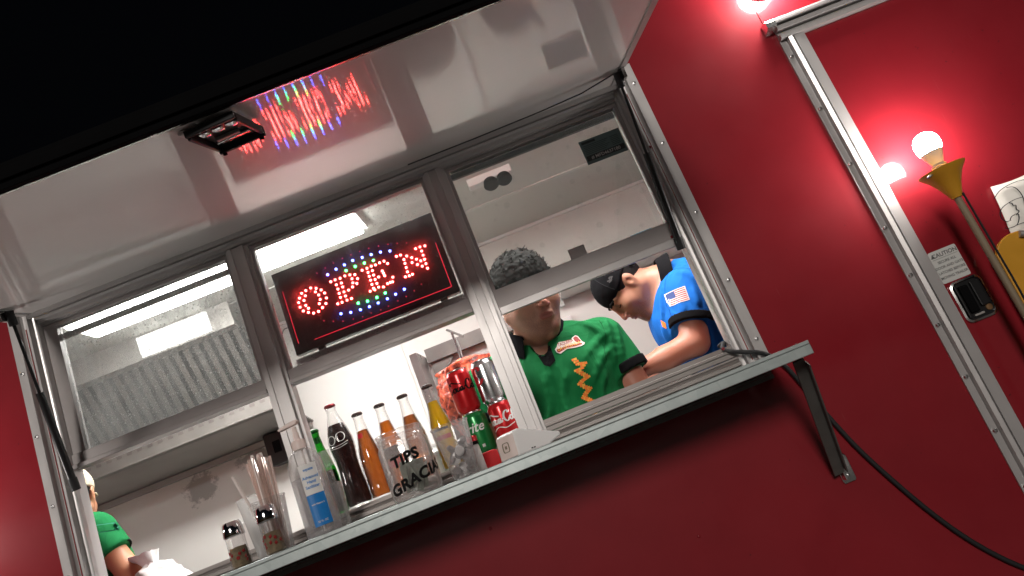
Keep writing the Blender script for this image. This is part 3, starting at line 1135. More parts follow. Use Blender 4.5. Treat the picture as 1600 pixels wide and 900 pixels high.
# ------------------------------------------------------------------ trailer door
dr = thing('trailer_door', 'red side door of the trailer in a riveted aluminium frame', 'door', (1.42, 0, .55))
MB().box(1.0535, 1.795, -.0035, .035, .552, 2.371).build('door_leaf', 'red_paint', dr)
DJ = [(.983, -.001), (.983, -.006), (1.000, -.006), (1.0005, -.003), (1.0025, -.003), (1.003, -.021), (1.0135, -.024), (1.016, -.020), (1.017, -.008), (1.0205, -.008),
      (1.0215, -.018), (1.035, -.018), (1.036, -.0145), (1.052, -.0145), (1.053, -.0045), (1.053, -.001)]
dj = extr_z(DJ, .50, 2.3715).build('door_jamb', 'aluminium', dr)
for z in (2.320, 2.149, 1.976, 1.784, 1.648, 1.509, 1.37, 1.23, 1.09):
    MB().lathe([(.0065, 0), (.0062, .003), (.004, .006), (0, .0065)], (.9925, -.006, z), 12, axis=(0, -1, 0)).build('rivet', 'screw', dj, True)
DT = [(-.001, 2.437), (-.034, 2.431), (-.036, 2.426), (-.036, 2.419), (-.030, 2.420), (-.008, 2.421), (-.008, 2.414), (-.026, 2.411), (-.026, 2.400), (-.010, 2.398), (-.010, 2.388), (-.022, 2.386), (-.022, 2.3735),
      (-.001, 2.3725)]
dt = extr_x(DT, .9850, 1.86).build('door_head', 'aluminium_h', dr)
extr_x([(-.001, 2.437), (-.034, 2.431), (-.036, 2.426), (-.036, 2.411), (-.001, 2.404)], .957, .9848).build('drip_cap_end', 'bright_metal', dr)
for x in (1.085, 1.30, 1.52):
    MB().lathe([(.006, 0), (.006, .002), (.003, .004), (0, .0045)], (x, -.0080, 2.4175), 10, axis=(0, -1, 0)).build('rivet', 'dull_steel', dt, True)
MB().box(1.8, 1.86, -.012, .0, .5, 2.371).build('door_jamb', 'aluminium', dr)


def rrect(x0, x1, z0, z1, r, n=6):
    p = []
    for cx, cz, a in ((x1 - r, z1 - r, 0), (x0 + r, z1 - r, 90), (x0 + r, z0 + r, 180), (x1 - r, z0 + r, 270)):
        p += [(cx + r * math.cos(math.radians(a + 90 * k / n)), cz + r * math.sin(math.radians(a + 90 * k / n))) for k in range(n + 1)]
    return p


# paddle latch
hx0, hx1, hz0, hz1 = 1.062, 1.147, 1.482, 1.592
ho = rrect(hx0, hx1, hz0, hz1, .018)
hi = rrect(hx0 + .005, hx1 - .005, hz0 + .005, hz1 - .005, .014)
m = MB()
n_ = len(ho)
vs = [(x, -.0036, z) for x, z in ho] + [(x, -.010, z) for x, z in ho] + [(x, -.0115, z) for x, z in hi] + [(x, -.0045, z) for x, z in hi]
fs = []
for L_ in range(3):
    fs += [(L_ * n_ + i, L_ * n_ + (i + 1) % n_, (L_ + 1) * n_ + (i + 1) % n_, (L_ + 1) * n_ + i) for i in range(n_)]
m.add(vs, fs)
hd = m.build('latch_bezel', 'bright_metal', dr, True, auto=30)
MB().prism(hi, (0, -.0037, 0), (1, 0, 0), (0, 0, 1), (0, -.001, 0)).build('recess', 'black_plastic', hd)
m = MB()
m.box(hx0 + .010, hx0 + .016, -.013, -.0048, hz0 + .012, hz1 - .012)
m.box(hx1 - .034, hx1 - .008, -.0135, -.0048, hz0 + .030, hz1 - .014)
m.build('plate', 'black_plastic', hd, bevel=.002)
MB().box(hx0 + .020, hx0 + .044, -.0125, -.0048, hz0 + .022, hz1 - .016).build('paddle', 'dark_trim', hd, bevel=.003)
pmat('brass', (0.45, 0.27, 0.14), rough=0.35, metal=0.8)
MB().lathe([(.0085, 0), (.008, .003), (0, .0035)], (hx1 - .016, -.0050, hz0 + .022), 18, axis=(0, -1, 0)).build('lock_cylinder', 'brass', hd, True)
MB().box(hx0 + .024, hx0 + .050, -.012, -.0048, hz0 + .012, hz0 + .017).build('lip', 'dull_steel', hd, bevel=.001)
# caution sticker
sk = MB().prism(rrect(1.058, 1.134, 1.5955, 1.682, .004, 3), (0, -.0037, 0), (1, 0, 0), (0, 0, 1), (0, -.0006, 0)).build('caution_sticker', 'label_grey', dr)
m = MB()
for t, sz, zz, off in (('CAUTION', .0150, 1.6640, .0003), ('SECURE ALL', .0092, 1.6470, .0002), ('DOOR AND GATE', .0092, 1.6335, .0002), ('LATCHES BEFORE', .0092, 1.6200, .0002), ('MOVING TRAILER', .0092, 1.6065, .0002)):
    v, f = text_geo(t, sz, off)
    m.add(flat(v, (1.0985 if sz > .01 else 1.096, -.0045, zz), (1, 0, 0), (0, 0, 1)), f)
m.prism([(0, 0), (.012, 0), (.006, .011)], (1.0605, -.0044, 1.6640), (1, 0, 0), (0, 0, 1), (0, -.0002, 0))
m.box(1.062, 1.130, -.0047, -.0044, 1.6595, 1.6603)
m.build('lettering', 'grey_ink', sk)

# ------------------------------------------------------------------ poster sheet on the door
po = thing('poster', 'white paper sheet with black line drawing taped on the door', 'poster', (1.36, -.006, 1.70))
m = MB()
N = 10
vs, fs = [], []
for i in range(N + 1):
    for j in range(N + 1):
        u, v_ = i / N, j / N
        x = 1.258 + .30 * u + .026 * v_
        z = 1.545 + .235 * v_ - .004 * math.sin(u * 7)
        y = -.0075 - .006 * math.sin(u * 4 + v_ * 2) ** 2 - .010 * max(0, .25 - u) * v_
        vs.append((x, y, z))
for i in range(N):
    for j in range(N):
        a = i * (N + 1) + j
        fs.append((a, a + N + 1, a + N + 2, a + 1))
sheet = m.add(vs, fs).build('sheet', 'paper', po, True)
md = sheet.modifiers.new('solid', 'SOLIDIFY')
md.thickness = .0004


def Pp(px, py):
    q = at(px, py, -.0175)
    return (q[0], q[2])


strokes = [[(1553, 311), (1562, 298), (1580, 287), (1600, 281), (1622, 282)], [(1572, 293), (1585, 293), (1596, 304), (1601, 318)],
           [(1598, 308), (1585, 312), (1570, 321), (1563, 330), (1564, 340), (1572, 346), (1580, 344)], [(1576, 317), (1581, 318), (1583, 321), (1587, 321), (1588, 327), (1592, 330), (1588, 336)],
           [(1578, 344), (1581, 338), (1590, 334), (1592, 342), (1588, 352), (1575, 357), (1570, 356)], [(1588, 352), (1600, 348), (1615, 350)]]
v, f = ribbon([[Pp(*p) for p in s] for s in strokes], .0022)
MB().add([(x, -.0182, z) for x, z in v], f).build('line_drawing', 'ink', sheet)

# ------------------------------------------------------------------ pole lamp in front of the door
def pole_lamp(bx, by, label):
    pl_ = thing('pole_lamp', label, 'lamp', (bx, by, 0), 'pole lamps beside the window')
    MB().tube([(bx, by, .02), (bx + .002, by, 1.0), (bx, by, 1.79)], .0085, 12).build('pole', 'wood_pole', pl_, True)
    MB().tube([(bx + .004, by - .011, .05), (bx + .010, by - .013, .6), (bx + .006, by - .012, 1.2), (bx + .012, by - .012, 1.55), (bx + .009, by - .014, 1.78)], .0028, 6).build('lamp_cord', 'black_rubber', pl_, True)
    MB().lathe([(.16, 0), (.16, .015), (.05, .03), (.012, .06)], (bx, by, 0), 28).build('base', 'dark_trim', pl_, True)
    fu = MB().lathe([(.013, 0), (.017, .012), (.026, .035), (.040, .060), (.0545, .076), (.0555, .080), (.052, .079), (.038, .063), (.022, .035), (.012, .02)], (bx, by, 1.775), 36).build('funnel', 'yellow_plastic', pl_, True)
    MB().tube([(bx - .046, by - .03, 1.846), (bx - .062, by - .036, 1.842)], .0035, 8).build('thumb_screw', 'bright_metal', fu, True)
    so_ = MB().lathe([(.016, 0), (.019, .004), (.019, .010), (.017, .012), (.019, .016), (.019, .022), (.016, .026), (.018, .030), (.014, .036)], (bx, by, 1.836), 24).build('socket', 'dull_steel', pl_, True)
    blb = MB().lathe([(.014, 0), (.0185, .012), (.024, .026), (.027, .034)], (bx, by, 1.871), 28).build('bulb_neck', 'white_plastic', pl_, True)
    MB().lathe([(.027, .0345), (.0305, .045), (.031, .057), (.028, .071), (.021, .081), (.010, .087), (0, .0885)], (bx, by, 1.871), 28).build('globe', 'bulb_light', blb, True)


pole_lamp(1.137, -.105, 'bare lit bulb on a metal pole in a yellow funnel before the door')
pole_lamp(-1.72, -.20, 'bare lit bulb on a pole in a yellow funnel at the far left')

# ------------------------------------------------------------------ yellow wet floor board hung by the door
yl = thing('yellow_board', 'yellow plastic board with rounded top and grey tube at the right edge', 'board', (1.25, -.03, 1.30))
poly = [(1.178, 1.30), (1.330, 1.30), (1.310, 1.640)] + [(1.245 + .065 * math.cos(a), 1.600 + .050 * math.sin(a)) for a in np.linspace(.45, PI - .2, 9)]
MB().prism(poly, (0, -.045, 0), (1, 0, 0), (0, 0, 1), (0, -.012, 0)).build('panel', 'yellow_plastic', yl, bevel=.003)
MB().tube([(1.300, -.066, 1.28), (1.292, -.066, 1.60), (1.276, -.066, 1.630), (1.255, -.062, 1.640)], .009, 12).build('tube', 'dull_steel', yl, True)
MB().lathe([(.004, 0), (.004, .003), (0, .004)], (1.262, -.057, 1.632), 10, axis=(0, -1, 0)).build('rivet', 'dark_trim', yl, True)

# ------------------------------------------------------------------ porch light above the door
pq = np.array([1.012, -.060, 2.562])
pt = thing('porch_light', 'lit round porch light on the red wall above the door corner', 'lamp', pq)
MB().lathe([(.05, 0), (.05, .008), (.034, .016), (.03, .02)], (pq[0], -.0005, pq[2]), 28, axis=(0, -1, 0)).build('wall_plate', 'white_plastic', pt, True)
MB().lathe([(.030, .0), (.043, .012), (.048, .030), (.044, .050), (.030, .064), (.012, .071), (0, .072)], (pq[0], -.0208, pq[2]), 28, axis=(0, -1, 0)).build('globe', 'porch_light', pt, True)

# ------------------------------------------------------------------ power cable
pts = [at(*p, y) for p, y in (((1124, 541), .075), ((1131, 536), .045), ((1129, 544), .020), ((1140, 549), -.005), ((1163, 550), -.024), ((1187, 551), -.022), ((1207, 558), -.016), ((1229, 574), -.014), ((1263, 613), -.010), ((1300, 657), -.010),
                              ((1345, 705), -.010), ((1400, 755), -.010), ((1450, 797), -.010), ((1500, 834), -.010), ((1550, 864), -.010), ((1600, 887), -.010), ((1660, 906), -.010), ((1760, 925), -.010))]


def smooth_path(pts, n=6):
    out = []
    for i in range(len(pts) - 1):
        p0, p1, p2, p3 = [np.array(pts[min(max(j, 0), len(pts) - 1)], float) for j in (i - 1, i, i + 1, i + 2)]
        for t in np.linspace(0, 1, n, endpoint=False):
            out.append(0.5 * ((2 * p1) + (-p0 + p2) * t + (2 * p0 - 5 * p1 + 4 * p2 - p3) * t * t + (-p0 + 3 * p1 - 3 * p2 + p3) * t ** 3))
    out.append(np.array(pts[-1], float))
    return out


cb = MB().tube(smooth_path(pts), .0058, 10).build('power_cable', 'black_rubber', None, True, loc=(1.0, -.02, .9))
tag(cb, 'black power cable running from the window sill down across the red wall', 'cable')


def atz(px, py, Z):
    d = FWD + RGT * (px - 800) / FPX - UPV * (py - 450) / FPX
    return CAM_LOC + d * (Z - CAM_LOC[2]) / d[2]


# ------------------------------------------------------------------ interior fittings
for lx, ly, lab in ((-1.06, 1.015, 'long bright white tube light box on the ceiling behind the sign'), (.25, .24, 'white tube light box on the ceiling over the right bay counter')):
    cl = thing('ceiling_light', lab, 'ceiling light', (lx, ly, 2.78), 'ceiling tube lights')
    MB().box(lx - .64, lx + .64, ly - .115, ly + .115, 2.762, 2.7795).build('fixture_tray', 'white_plastic', cl, bevel=.004)
    MB().box(lx - .615, lx + .615, ly - .106, ly + .106, 2.742, 2.7615).build('diffuser', 'tube_light', cl, bevel=.006)

hood = thing('range_hood', 'stainless range hood with slanted baffle filters over the grill', 'range hood', (-1.8, 1.7, 2.2))
HX0, HX1 = -2.68, -1.19
gt = MB()
gt.box(HX0, HX1, 1.585, 1.600, 2.268, 2.330)
gt.box(HX0, HX1, 1.6002, 1.660, 2.268, 2.276)
gt.tube([(HX0, 1.588, 2.268), (HX1, 1.588, 2.268)], .006, 8)
gut = gt.build('grease_gutter', 'gutter_grey', hood)
k = 0
x = HX0 + .02
while x < HX1 - .03:
    MB().box(x, x + .026, 1.5835, 1.5848, 2.312, 2.326).build('slot', 'filter_steel', gut)
    x += .052
MB().prism([(1.6602, 2.276), (1.995, 2.213), (1.995, 2.205), (1.6602, 2.268)], (HX0, 0, 0), (0, 1, 0), (0, 0, 1), (HX1 + .03 - HX0, 0, 0)).build('back_panel', 'hood_grey', hood)
MB().box(HX0, HX1 + .02, 1.965, 1.9945, 2.175, 2.2045).build('edge_channel', 'hood_grey', hood)
f0, f1 = np.array([1.615, 2.300]), np.array([1.425, 2.650])
fd = (f1 - f0) / np.linalg.norm(f1 - f0)
fn = np.array([-fd[1], fd[0]])
fl_len = np.linalg.norm(f1 - f0)
ff = MB().prism([(f0[0] + .02, f0[1] + .01), (f1[0] + .02, f1[1] + .01), (f1[0] + .03, f1[1] + .015), (f0[0] + .03, f0[1] + .015)], (HX0, 0, 0), (0, 1, 0), (0, 0, 1), (HX1 - HX0, 0, 0)).build('filter_bank', 'gap', hood)
slat_mesh = None
x = HX0 + .02
while x < HX1 - .02:
    if slat_mesh is None:
        c = (f0 + f1) / 2
        m = MB()
        hw = .014
        prof = [(-hw, .0), (-hw * .6, -.010), (hw * .6, -.010), (hw, 0)]
        vs = []
        for e in (-fl_len / 2, fl_len / 2):
            for u, v_ in prof:
                q = c + fd * e - fn * v_ * -1
                vs.append((u, q[0], q[1]))
        m.add(vs, [(0, 1, 5, 4), (1, 2, 6, 5), (2, 3, 7, 6), (3, 0, 4, 7), (0, 3, 2, 1), (4, 5, 6, 7)])
        s0 = m.build('slat', 'filter_steel', None)
        slat_mesh = s0.data
        bpy.data.objects.remove(s0)
    o = bpy.data.objects.new('slat', slat_mesh)
    COL.objects.link(o)
    o.parent = ff
    o.location = (x - hood.location.x, -hood.location.y, -hood.location.z)
    x += .050
MB().prism([(1.424, 2.652), (1.385, 2.665), (1.372, 2.779), (1.380, 2.779), (1.395, 2.672), (1.424, 2.664)], (HX0, 0, 0), (0, 1, 0), (0, 0, 1), (HX1 - HX0, 0, 0)).build('front_canopy', 'hood_grey', hood)
lo_, hi_ = at(218, 553, 1.38), at(332, 500, 1.37)
MB().prism([(1.382, 2.672), (1.371, 2.768), (1.367, 2.768), (1.378, 2.672)], (-1.640, 0, 0), (0, 1, 0), (0, 0, 1), (.345, 0, 0)).build('tube_reflection', 'hood_reflection', hood)  # glowing strip in place of the tube light's reflection, not a lamp

p = atz(763, 273, 2.775)
el = thing('emergency_light', 'white emergency light bar with two round black heads on the ceiling', 'emergency light', (p[0], p[1], 2.78))
MB().box(p[0] - .10, p[0] + .10, p[1] - .03, p[1] + .03, 2.742, 2.7795).build('case', 'white_plastic', el, bevel=.006)
for dx in (-.005, .055):
    MB().lathe([(.010, .0), (.030, .010), (.034, .03), (.030, .036), (0, .037)], (p[0] + dx, p[1] - .02, 2.741), 20, axis=(0, -.5, -1)).build('lamp_head', 'dark_trim', el, True)

# spit roast (trompo) with its steel shield
tp = thing('meat_spit', 'orange marinated meat on a vertical spit behind the cans', 'meat spit', (-.215, .78, 1.60))
prof = []
for i in range(28):
    t = i / 27
    r = .062 + .070 * math.sin(min(1, t * 1.15) * 2.2) - .018 * t
    if t > .93:
        r *= (1 - t) / .07 * .9 + .1
    r += .006 * (i % 2)
    prof.append((max(r, .004), .10 + t * .31))
m = MB().lathe(prof, (-.215, .78, 1.60), 40)
rnd = random.Random(3)
m.v = [(x + rnd.uniform(-.006, .006), y + rnd.uniform(-.006, .006), z + rnd.uniform(-.004, .004)) for x, y, z in m.v]
m.build('meat', 'pastor_meat', tp, True, auto=180)
MB().tube([(-.215, .78, 1.60), (-.215, .78, 2.115)], .005, 10).build('spit_rod', 'chrome', tp, True)
MB().tube([(-.208, .775, 1.98), (-.206, .775, 2.09)], .003, 8).build('spit_rod', 'chrome', tp, True)
MB().obox((-.205, .80, 2.115), ((1, .3, -.9), (0, 1, .2), (.9, 0, 1)), (.035, .018, .004)).build('top_bracket', 'rust_steel', tp, bevel=.002)
MB().lathe([(.11, 0), (.115, .01), (.11, .03), (.02, .04)], (-.215, .78, 1.60), 28).build('drip_tray', 'steel', tp, True)
shd = MB().box(-.36, .10, .955, .963, 1.52, 2.10).build('shield', 'dull_steel', tp)
MB().box(-.352, .10, .93, .9545, 2.07, 2.125).build('shield_lip', 'rust_steel', shd)
MB().prism([(0, 0), (.10, 0), (.0, -.10)], (-.345, .940, 2.07), (1, 0, 0), (0, 0, 1), (0, .003, 0)).build('gusset', 'rust_steel', shd)
MB().prism([(-.365, .957), (-.395, .80), (-.365, .79), (-.358, .955)], (0, 0, 1.50), (1, 0, 0), (0, 1, 0), (0, 0, .60)).build('shield_wing', 'steel', tp)
MB().box(-.10, .08, .948, .9545, 1.86, 2.04).build('burner_plate', 'label_grey', shd)

ct = thing('work_counter', 'stainless work counter inside the trailer below the window', 'counter', (0, .4, .5))
MB().box(-.8, 1.0, .24, .60, 1.440, 1.462).build('counter_top', 'steel', ct, bevel=.003)
for xx in (-.78, .95):
    for yy in (.26, .56):
        MB().box(xx, xx + .03, yy, yy + .03, .502, 1.4395).build('leg', 'steel', ct)
MB().box(-.76, .96, .28, .55, .80, .815).build('lower_shelf', 'dull_steel', ct)
g2 = thing('grill_counter', 'steel grill counter along the back wall under the hood', 'counter', (-1.6, 1.7, .5))
MB().box(-2.6, -.45, 1.45, 1.985, 1.38, 1.46).build('counter_top', 'steel', g2, bevel=.004)
MB().box(-2.58, -.48, 1.49, 1.98, .502, 1.379).build('cabinet', 'dull_steel', g2)

pt_ = thing('steel_pot', 'round brushed steel pot with rim standing by the meat spit', 'pot', (-.50, .95, 1.462))
q = at(655, 690, .9)
MB().lathe([(.13, 0), (.15, .02), (.15, .26), (.156, .265), (.156, .272), (.140, .285), (.08, .305), (.02, .312), (0, .313)], (q[0] + .02, .9, 1.462), 40).build('pot_body', 'steel', pt_, True)
MB().box(q[0] - .18, q[0] + .22, .70, 1.10, 1.40, 1.4615).build('pot_stand', 'dull_steel', pt_)

# bits on the far wall
p = at(871, 468, 1.99)
cn = thing('conduit', 'white cable conduit with a small outlet on the far wall', 'conduit', (p[0], 1.99, 1.6))
MB().box(p[0] - .030, p[0] + .030, 1.975, 1.9935, 1.5, 2.22).build('trunking', 'white_plastic', cn, bevel=.003)
oc = MB().box(p[0] - .022, p[0] + .024, 1.968, 1.9748, p[2] - .05, p[2] + .035).build('outlet', 'label_grey', cn, bevel=.003)
MB().lathe([(.012, 0), (.012, .002), (0, .003)], (p[0], 1.9678, p[2] - .01), 14, axis=(0, -1, 0)).build('socket_face', 'grey_ink', oc, True)
p0, p1 = at(878, 450, 1.86), at(1040, 392, 1.86)
ws = thing('wall_shelf', 'white shelf board high on the far wall', 'shelf', (1.0, 1.9, p0[2] - .03))
MB().box(p0[0] - .02, p1[0] + .25, 1.78, 1.9935, p0[2] - .034, p0[2] - .020).build('shelf_board', 'white_plastic', ws)
zt = p0[2] - .020
for xa, xb, hh, mt, lab, cat in ((878, 890, .10, 'black_plastic', 'black round jar lid first on the far shelf', 'jar'), (893, 908, .12, 'print_black', 'black printed box with white lettering on the far shelf', 'box'),
                                 (910, 930, .11, 'crown_red', 'dark red printed box beside the black box on the far shelf', 'box'),
                                 (968, 996, .10, 'cardboard', 'brown cardboard packet above the black cap on the far shelf', 'packet'),
                                 (1000, 1034, .13, 'box_blue', 'bright blue box on the far shelf near the window jamb', 'box'), (1040, 1056, .12, 'dull_steel', 'grey tin beside the bright blue box', 'tin')):
    xa_ = at(xa, 450 - (xa - 878) * .36, 1.82)[0]
    xb_ = at(xb, 450 - (xb - 878) * .36, 1.82)[0]
    b = thing('stored_packet' if cat != 'jar' else 'stored_jar', lab, cat, ((xa_ + xb_) / 2, 1.84, zt))
    if cat == 'jar':
        MB().lathe([(.03, 0), (.035, .01), (.035, hh - .02), (.03, hh)], ((xa_ + xb_) / 2, 1.84, zt), 20).build('body', mt, b, True)
    else:
        MB().box(xa_, xb_, 1.80, 1.90, zt, zt + hh).build('body', mt, b, bevel=.002)
        v, f = text_geo('SALSA' if cat == 'box' else 'TACO', .02, .0004)
        if mt == 'print_black':
            m = MB()
            for kk in range(3):
                m.box(xa_ + .006, xb_ - .006, 1.7992, 1.7998, zt + .012 + kk * .03, zt + .026 + kk * .03)
            m.build('print', 'label_grey', b)
        else:
            MB().box(xa_ + .004, xb_ - .004, 1.7992, 1.7998, zt + .004, zt + .014).build('print', 'print_white', b)
p = at(433, 697, 1.9)
bf = thing('wall_box', 'black switch box on the far wall beside the hood', 'switch box', (p[0], 1.95, p[2] - .06))
MB().box(p[0] - .06, p[0] + .05, 1.90, 1.9935, p[2] - .09, p[2] + .075).build('case', 'black_plastic', bf, bevel=.004)
MB().box(p[0] - .02, p[0] + .02, 1.894, 1.8995, p[2] - .03, p[2] + .03).build('switch', 'dark_trim', bf, bevel=.002)

# plastic bag by the cook at the left
bgc = at(250, 885, .85)
bg = MB()
vs, fs = [], []
NB, MBk = 26, 14
rnd = random.Random(11)
for j in range(MBk):
    t = j / (MBk - 1)
    r = (.075 * (1 - t) ** .7 + .014) if t < .72 else .014 + .09 * (t - .72)
    z = 1.60 + .190 * t
    for i in range(NB):
        a = 2 * PI * i / NB
        rr = r * (1 + .14 * math.sin(a * 5 + j * .5) + rnd.uniform(-.05, .05))
        vs.append((bgc[0] + .03 - .08 * t + rr * math.cos(a) * 1.35, .85 + rr * math.sin(a), z + rnd.uniform(-.006, .006)))
for j in range(MBk - 1):
    for i in range(NB):
        fs.append((j * NB + i, j * NB + (i + 1) % NB, (j + 1) * NB + (i + 1) % NB, (j + 1) * NB + i))
fs.append(tuple(range(NB)))
bo = bg.add(vs, fs).build('plastic_bag', 'bag_white', None, True, loc=(bgc[0], .85, 1.60), auto=60)
tag(bo, 'crumpled white plastic bag in front of the cook at the left', 'bag')
sb = thing('prep_table', 'steel prep table behind the left window bay', 'table', (-1.5, .85, .5))
MB().box(-2.3, -1.0, .62, 1.05, 1.57, 1.598).build('table_top', 'steel', sb, bevel=.003)
for xx in (-2.28, -1.06):
    for yy in (.64, 1.0):
        MB().box(xx, xx + .03, yy, yy + .03, .502, 1.5695).build('leg', 'steel', sb)

# ------------------------------------------------------------------ LED OPEN sign
SX0, SX1, SZ0, SZ1, SY = -.572, -.094, 2.0625, 2.3065, .053
sg = thing('open_sign', 'black electric sign with lit red dotted letters OPEN behind the glass', 'sign', ((SX0 + SX1) / 2, SY + .012, SZ0))
case = MB().box(SX0, SX1, SY + .001, SY + .024, SZ0, SZ1).build('case', 'sign_case', sg, bevel=.0015)
MB().box(SX0 + .004, SX1 - .004, SY, SY + .0008, SZ0 + .004, SZ1 - .004).build('face', 'sign_face', sg)


def sp(zx, zy):
    return at(400 + zx / 3.6, 320 + zy / 3.6, SY - .0005)


def leds(name, pts, mat, r=.0032):
    m = MB()
    for q in pts:
        c = sp(*q)
        m.lathe([(r, 0), (r * .92, r * .45), (r * .6, r * .85), (0, r)], (c[0], SY - .0002, c[2]), 8, axis=(0, -1, 0))
    return m.build(name, mat, sg, True)


leds('led_letter', [(308, 468), (338, 470), (366, 479), (386, 496), (396, 524), (393, 555), (374, 578), (352, 600), (324, 609), (295, 605), (266, 597), (248, 576), (240, 550), (245, 525), (257, 498), (280, 483),
                    (334, 490), (353, 507), (361, 532), (356, 556), (295, 582), (280, 566), (270, 538), (277, 512)], 'led_red')
leds('led_letter', [(421, 433), (445, 422), (473, 413), (500, 400), (528, 394), (556, 393), (571, 415), (567, 442), (543, 462), (521, 480), (480, 440), (488, 462), (495, 490), (503, 513), (512, 536), (452, 450), (461, 474),
                    (468, 498), (475, 521), (484, 548), (460, 557), (537, 527), (540, 416), (545, 439)], 'led_red')
leds('led_letter', [(597, 368), (624, 357), (648, 345), (672, 338), (695, 326), (720, 317), (740, 330), (630, 380), (637, 402), (645, 424), (652, 448), (661, 470), (655, 370), (662, 395), (670, 420), (680, 442), (690, 463),
                    (690, 406), (710, 372), (717, 385), (724, 399), (642, 486), (668, 478), (716, 462), (740, 443), (756, 436), (770, 407), (768, 433)], 'led_red')
leds('led_letter', [(790, 290), (813, 283), (848, 288), (832, 308), (838, 329), (845, 353), (852, 377), (840, 405), (862, 399), (880, 391), (876, 297), (903, 306), (927, 315), (878, 325), (908, 336), (935, 345), (965, 357), (932, 260),
                    (940, 283), (948, 307), (956, 331), (898, 247), (922, 237), (950, 231)], 'led_red')
leds('led_row', [(403, 393), (450, 362), (497, 338), (544, 313), (597, 296), (648, 280), (700, 266), (753, 260)], 'led_blue', .0033)
leds('led_row', [(478, 613), (533, 605), (587, 590), (638, 573), (687, 552), (739, 528), (785, 503), (834, 475)], 'led_blue', .0033)
leds('led_row', [(507, 370), (558, 347), (610, 328), (660, 313)], 'led_green', .0036)
leds('led_row', [(575, 553), (627, 542), (680, 521), (727, 496)], 'led_green', .0036)
leds('led_row', [(303, 420), (343, 385), (389, 355), (436, 328), (486, 301), (534, 281), (583, 263), (634, 244), (689, 232), (742, 222), (795, 217), (846, 214)], 'led_dim', .0018)
leds('led_row', [(382, 652), (435, 655), (490, 655), (547, 643), (600, 630), (648, 609), (702, 591), (745, 570), (798, 540), (845, 516), (890, 483), (930, 446)], 'led_dim', .0018)
for a, b in (((330, 757), (1100, 460)), ((1010, 215), (1100, 458)), ((150, 490), (240, 780))):
    pa, pb = sp(*a), sp(*b)
    MB().tube([(pa[0], SY - .0008, pa[2]), (pb[0], SY - .0008, pb[2])], .0007, 6).build('border_line', 'led_line', sg, True)
pts = [at(*q, .064) for q in ((447, 545), (441, 530), (443, 516), (450, 512))]
MB().tube(smooth_path(pts), .0015, 6).build('power_lead', 'black_rubber', sg, True)
for xx in (SX0 + .06, SX1 - .06):
    MB().box(xx, xx + .02, SY + .004, SY + .018, SZ0 - .006, SZ0 - .0002).build('foot', 'black_plastic', sg)
MB().box(SX0 - .01, SX1 + .02, .0685, .082, SZ0 - .03, SZ0 - .0064).build('rest_bar', 'aluminium_h', sg)

# ------------------------------------------------------------------ things standing on the shelf and the ledge
ZS = 1.5870                                       # shelf top
ZL = 1.6288                                       # inner ledge top


def bottle(px, py, label, kind, liquid, cap, tall=False, fill=.75):
    """Glass soda bottle whose crown sits at the pixel, standing on the inner ledge."""
    Y = .115
    p = at(px, py, Y)
    H = .285 if tall else .236
    c = (p[0], Y, ZL)
    b = thing('soda_bottle', label, 'bottle', c, 'soda bottles on the inner ledge')
    if tall:
        pr = [(.026, 0), (.0325, .004), (.0345, .02), (.0335, .06), (.0300, .10), (.0305, .13), (.0345, .165), (.0340, .185), (.0285, .212), (.0195, .240), (.0145, .258), (.0130, .270), (.0142, .272), (.0142, .280), (.0125, .284)]
    else:
        pr = [(.026, 0), (.0300, .004), (.0310, .012), (.0310, .030), (.0295, .036), (.0305, .045), (.0305, .105), (.0290, .125), (.0225, .155), (.0165, .185), (.0140, .205), (.0128, .220), (.0140, .222), (.0140, .231), (.0125, .235)]
    rr = [q[0] for q in pr]
    zz = [q[1] for q in pr]
    fz = H * fill
    body = MB().lathe(pr, c, 32).build('glass', 'clear_glass' if kind != 'green' else 'green_glass', b, True)
    inner = [(max(np.interp(z, zz, rr) - .0026, .002), z) for z in np.linspace(.006, fz, 26)]
    MB().lathe([(0.001, .0055)] + inner + [(0.001, fz + .0005)], c, 32).build('drink', liquid, body, True)
    cr = MB()
    n = 42
    vs, fs = [], []
    zt = H
    rings = [(.0150, zt - .0065), (.0152, zt - .003), (.0135, zt + .0005), (.0100, zt + .0022), (.0, zt + .0024)]
    for i, (r, z) in enumerate(rings):
        for k in range(n):
            q = r * (1 + (.035 * math.cos(k * PI) if i < 2 else 0))
            vs.append((c[0] + q * math.cos(2 * PI * k / n), c[1] + q * math.sin(2 * PI * k / n), c[2] + z))
    for i in range(len(rings) - 1):
        for k in range(n):
            fs.append((i * n + k, i * n + (k + 1) % n, (i + 1) * n + (k + 1) % n, (i + 1) * n + k))
    cr.add(vs, fs).build('crown_cap', cap, b, True)

    def R(z):
        return float(np.interp(z, zz, rr)) + .0004
    return b, body, c, R


def wrap_shape(parent, name, mat, v, f, c, R, ang, z0, cell=.004):
    v, f = subdiv2d(v, f, cell)
    return MB().add(wrap(v, c, R, ang, z0), f).build(name, mat, parent, False)


def rect2(w_, h_):
    return [(-w_ / 2, 0), (w_ / 2, 0), (w_ / 2, h_), (-w_ / 2, h_)], [(0, 1, 2, 3)]


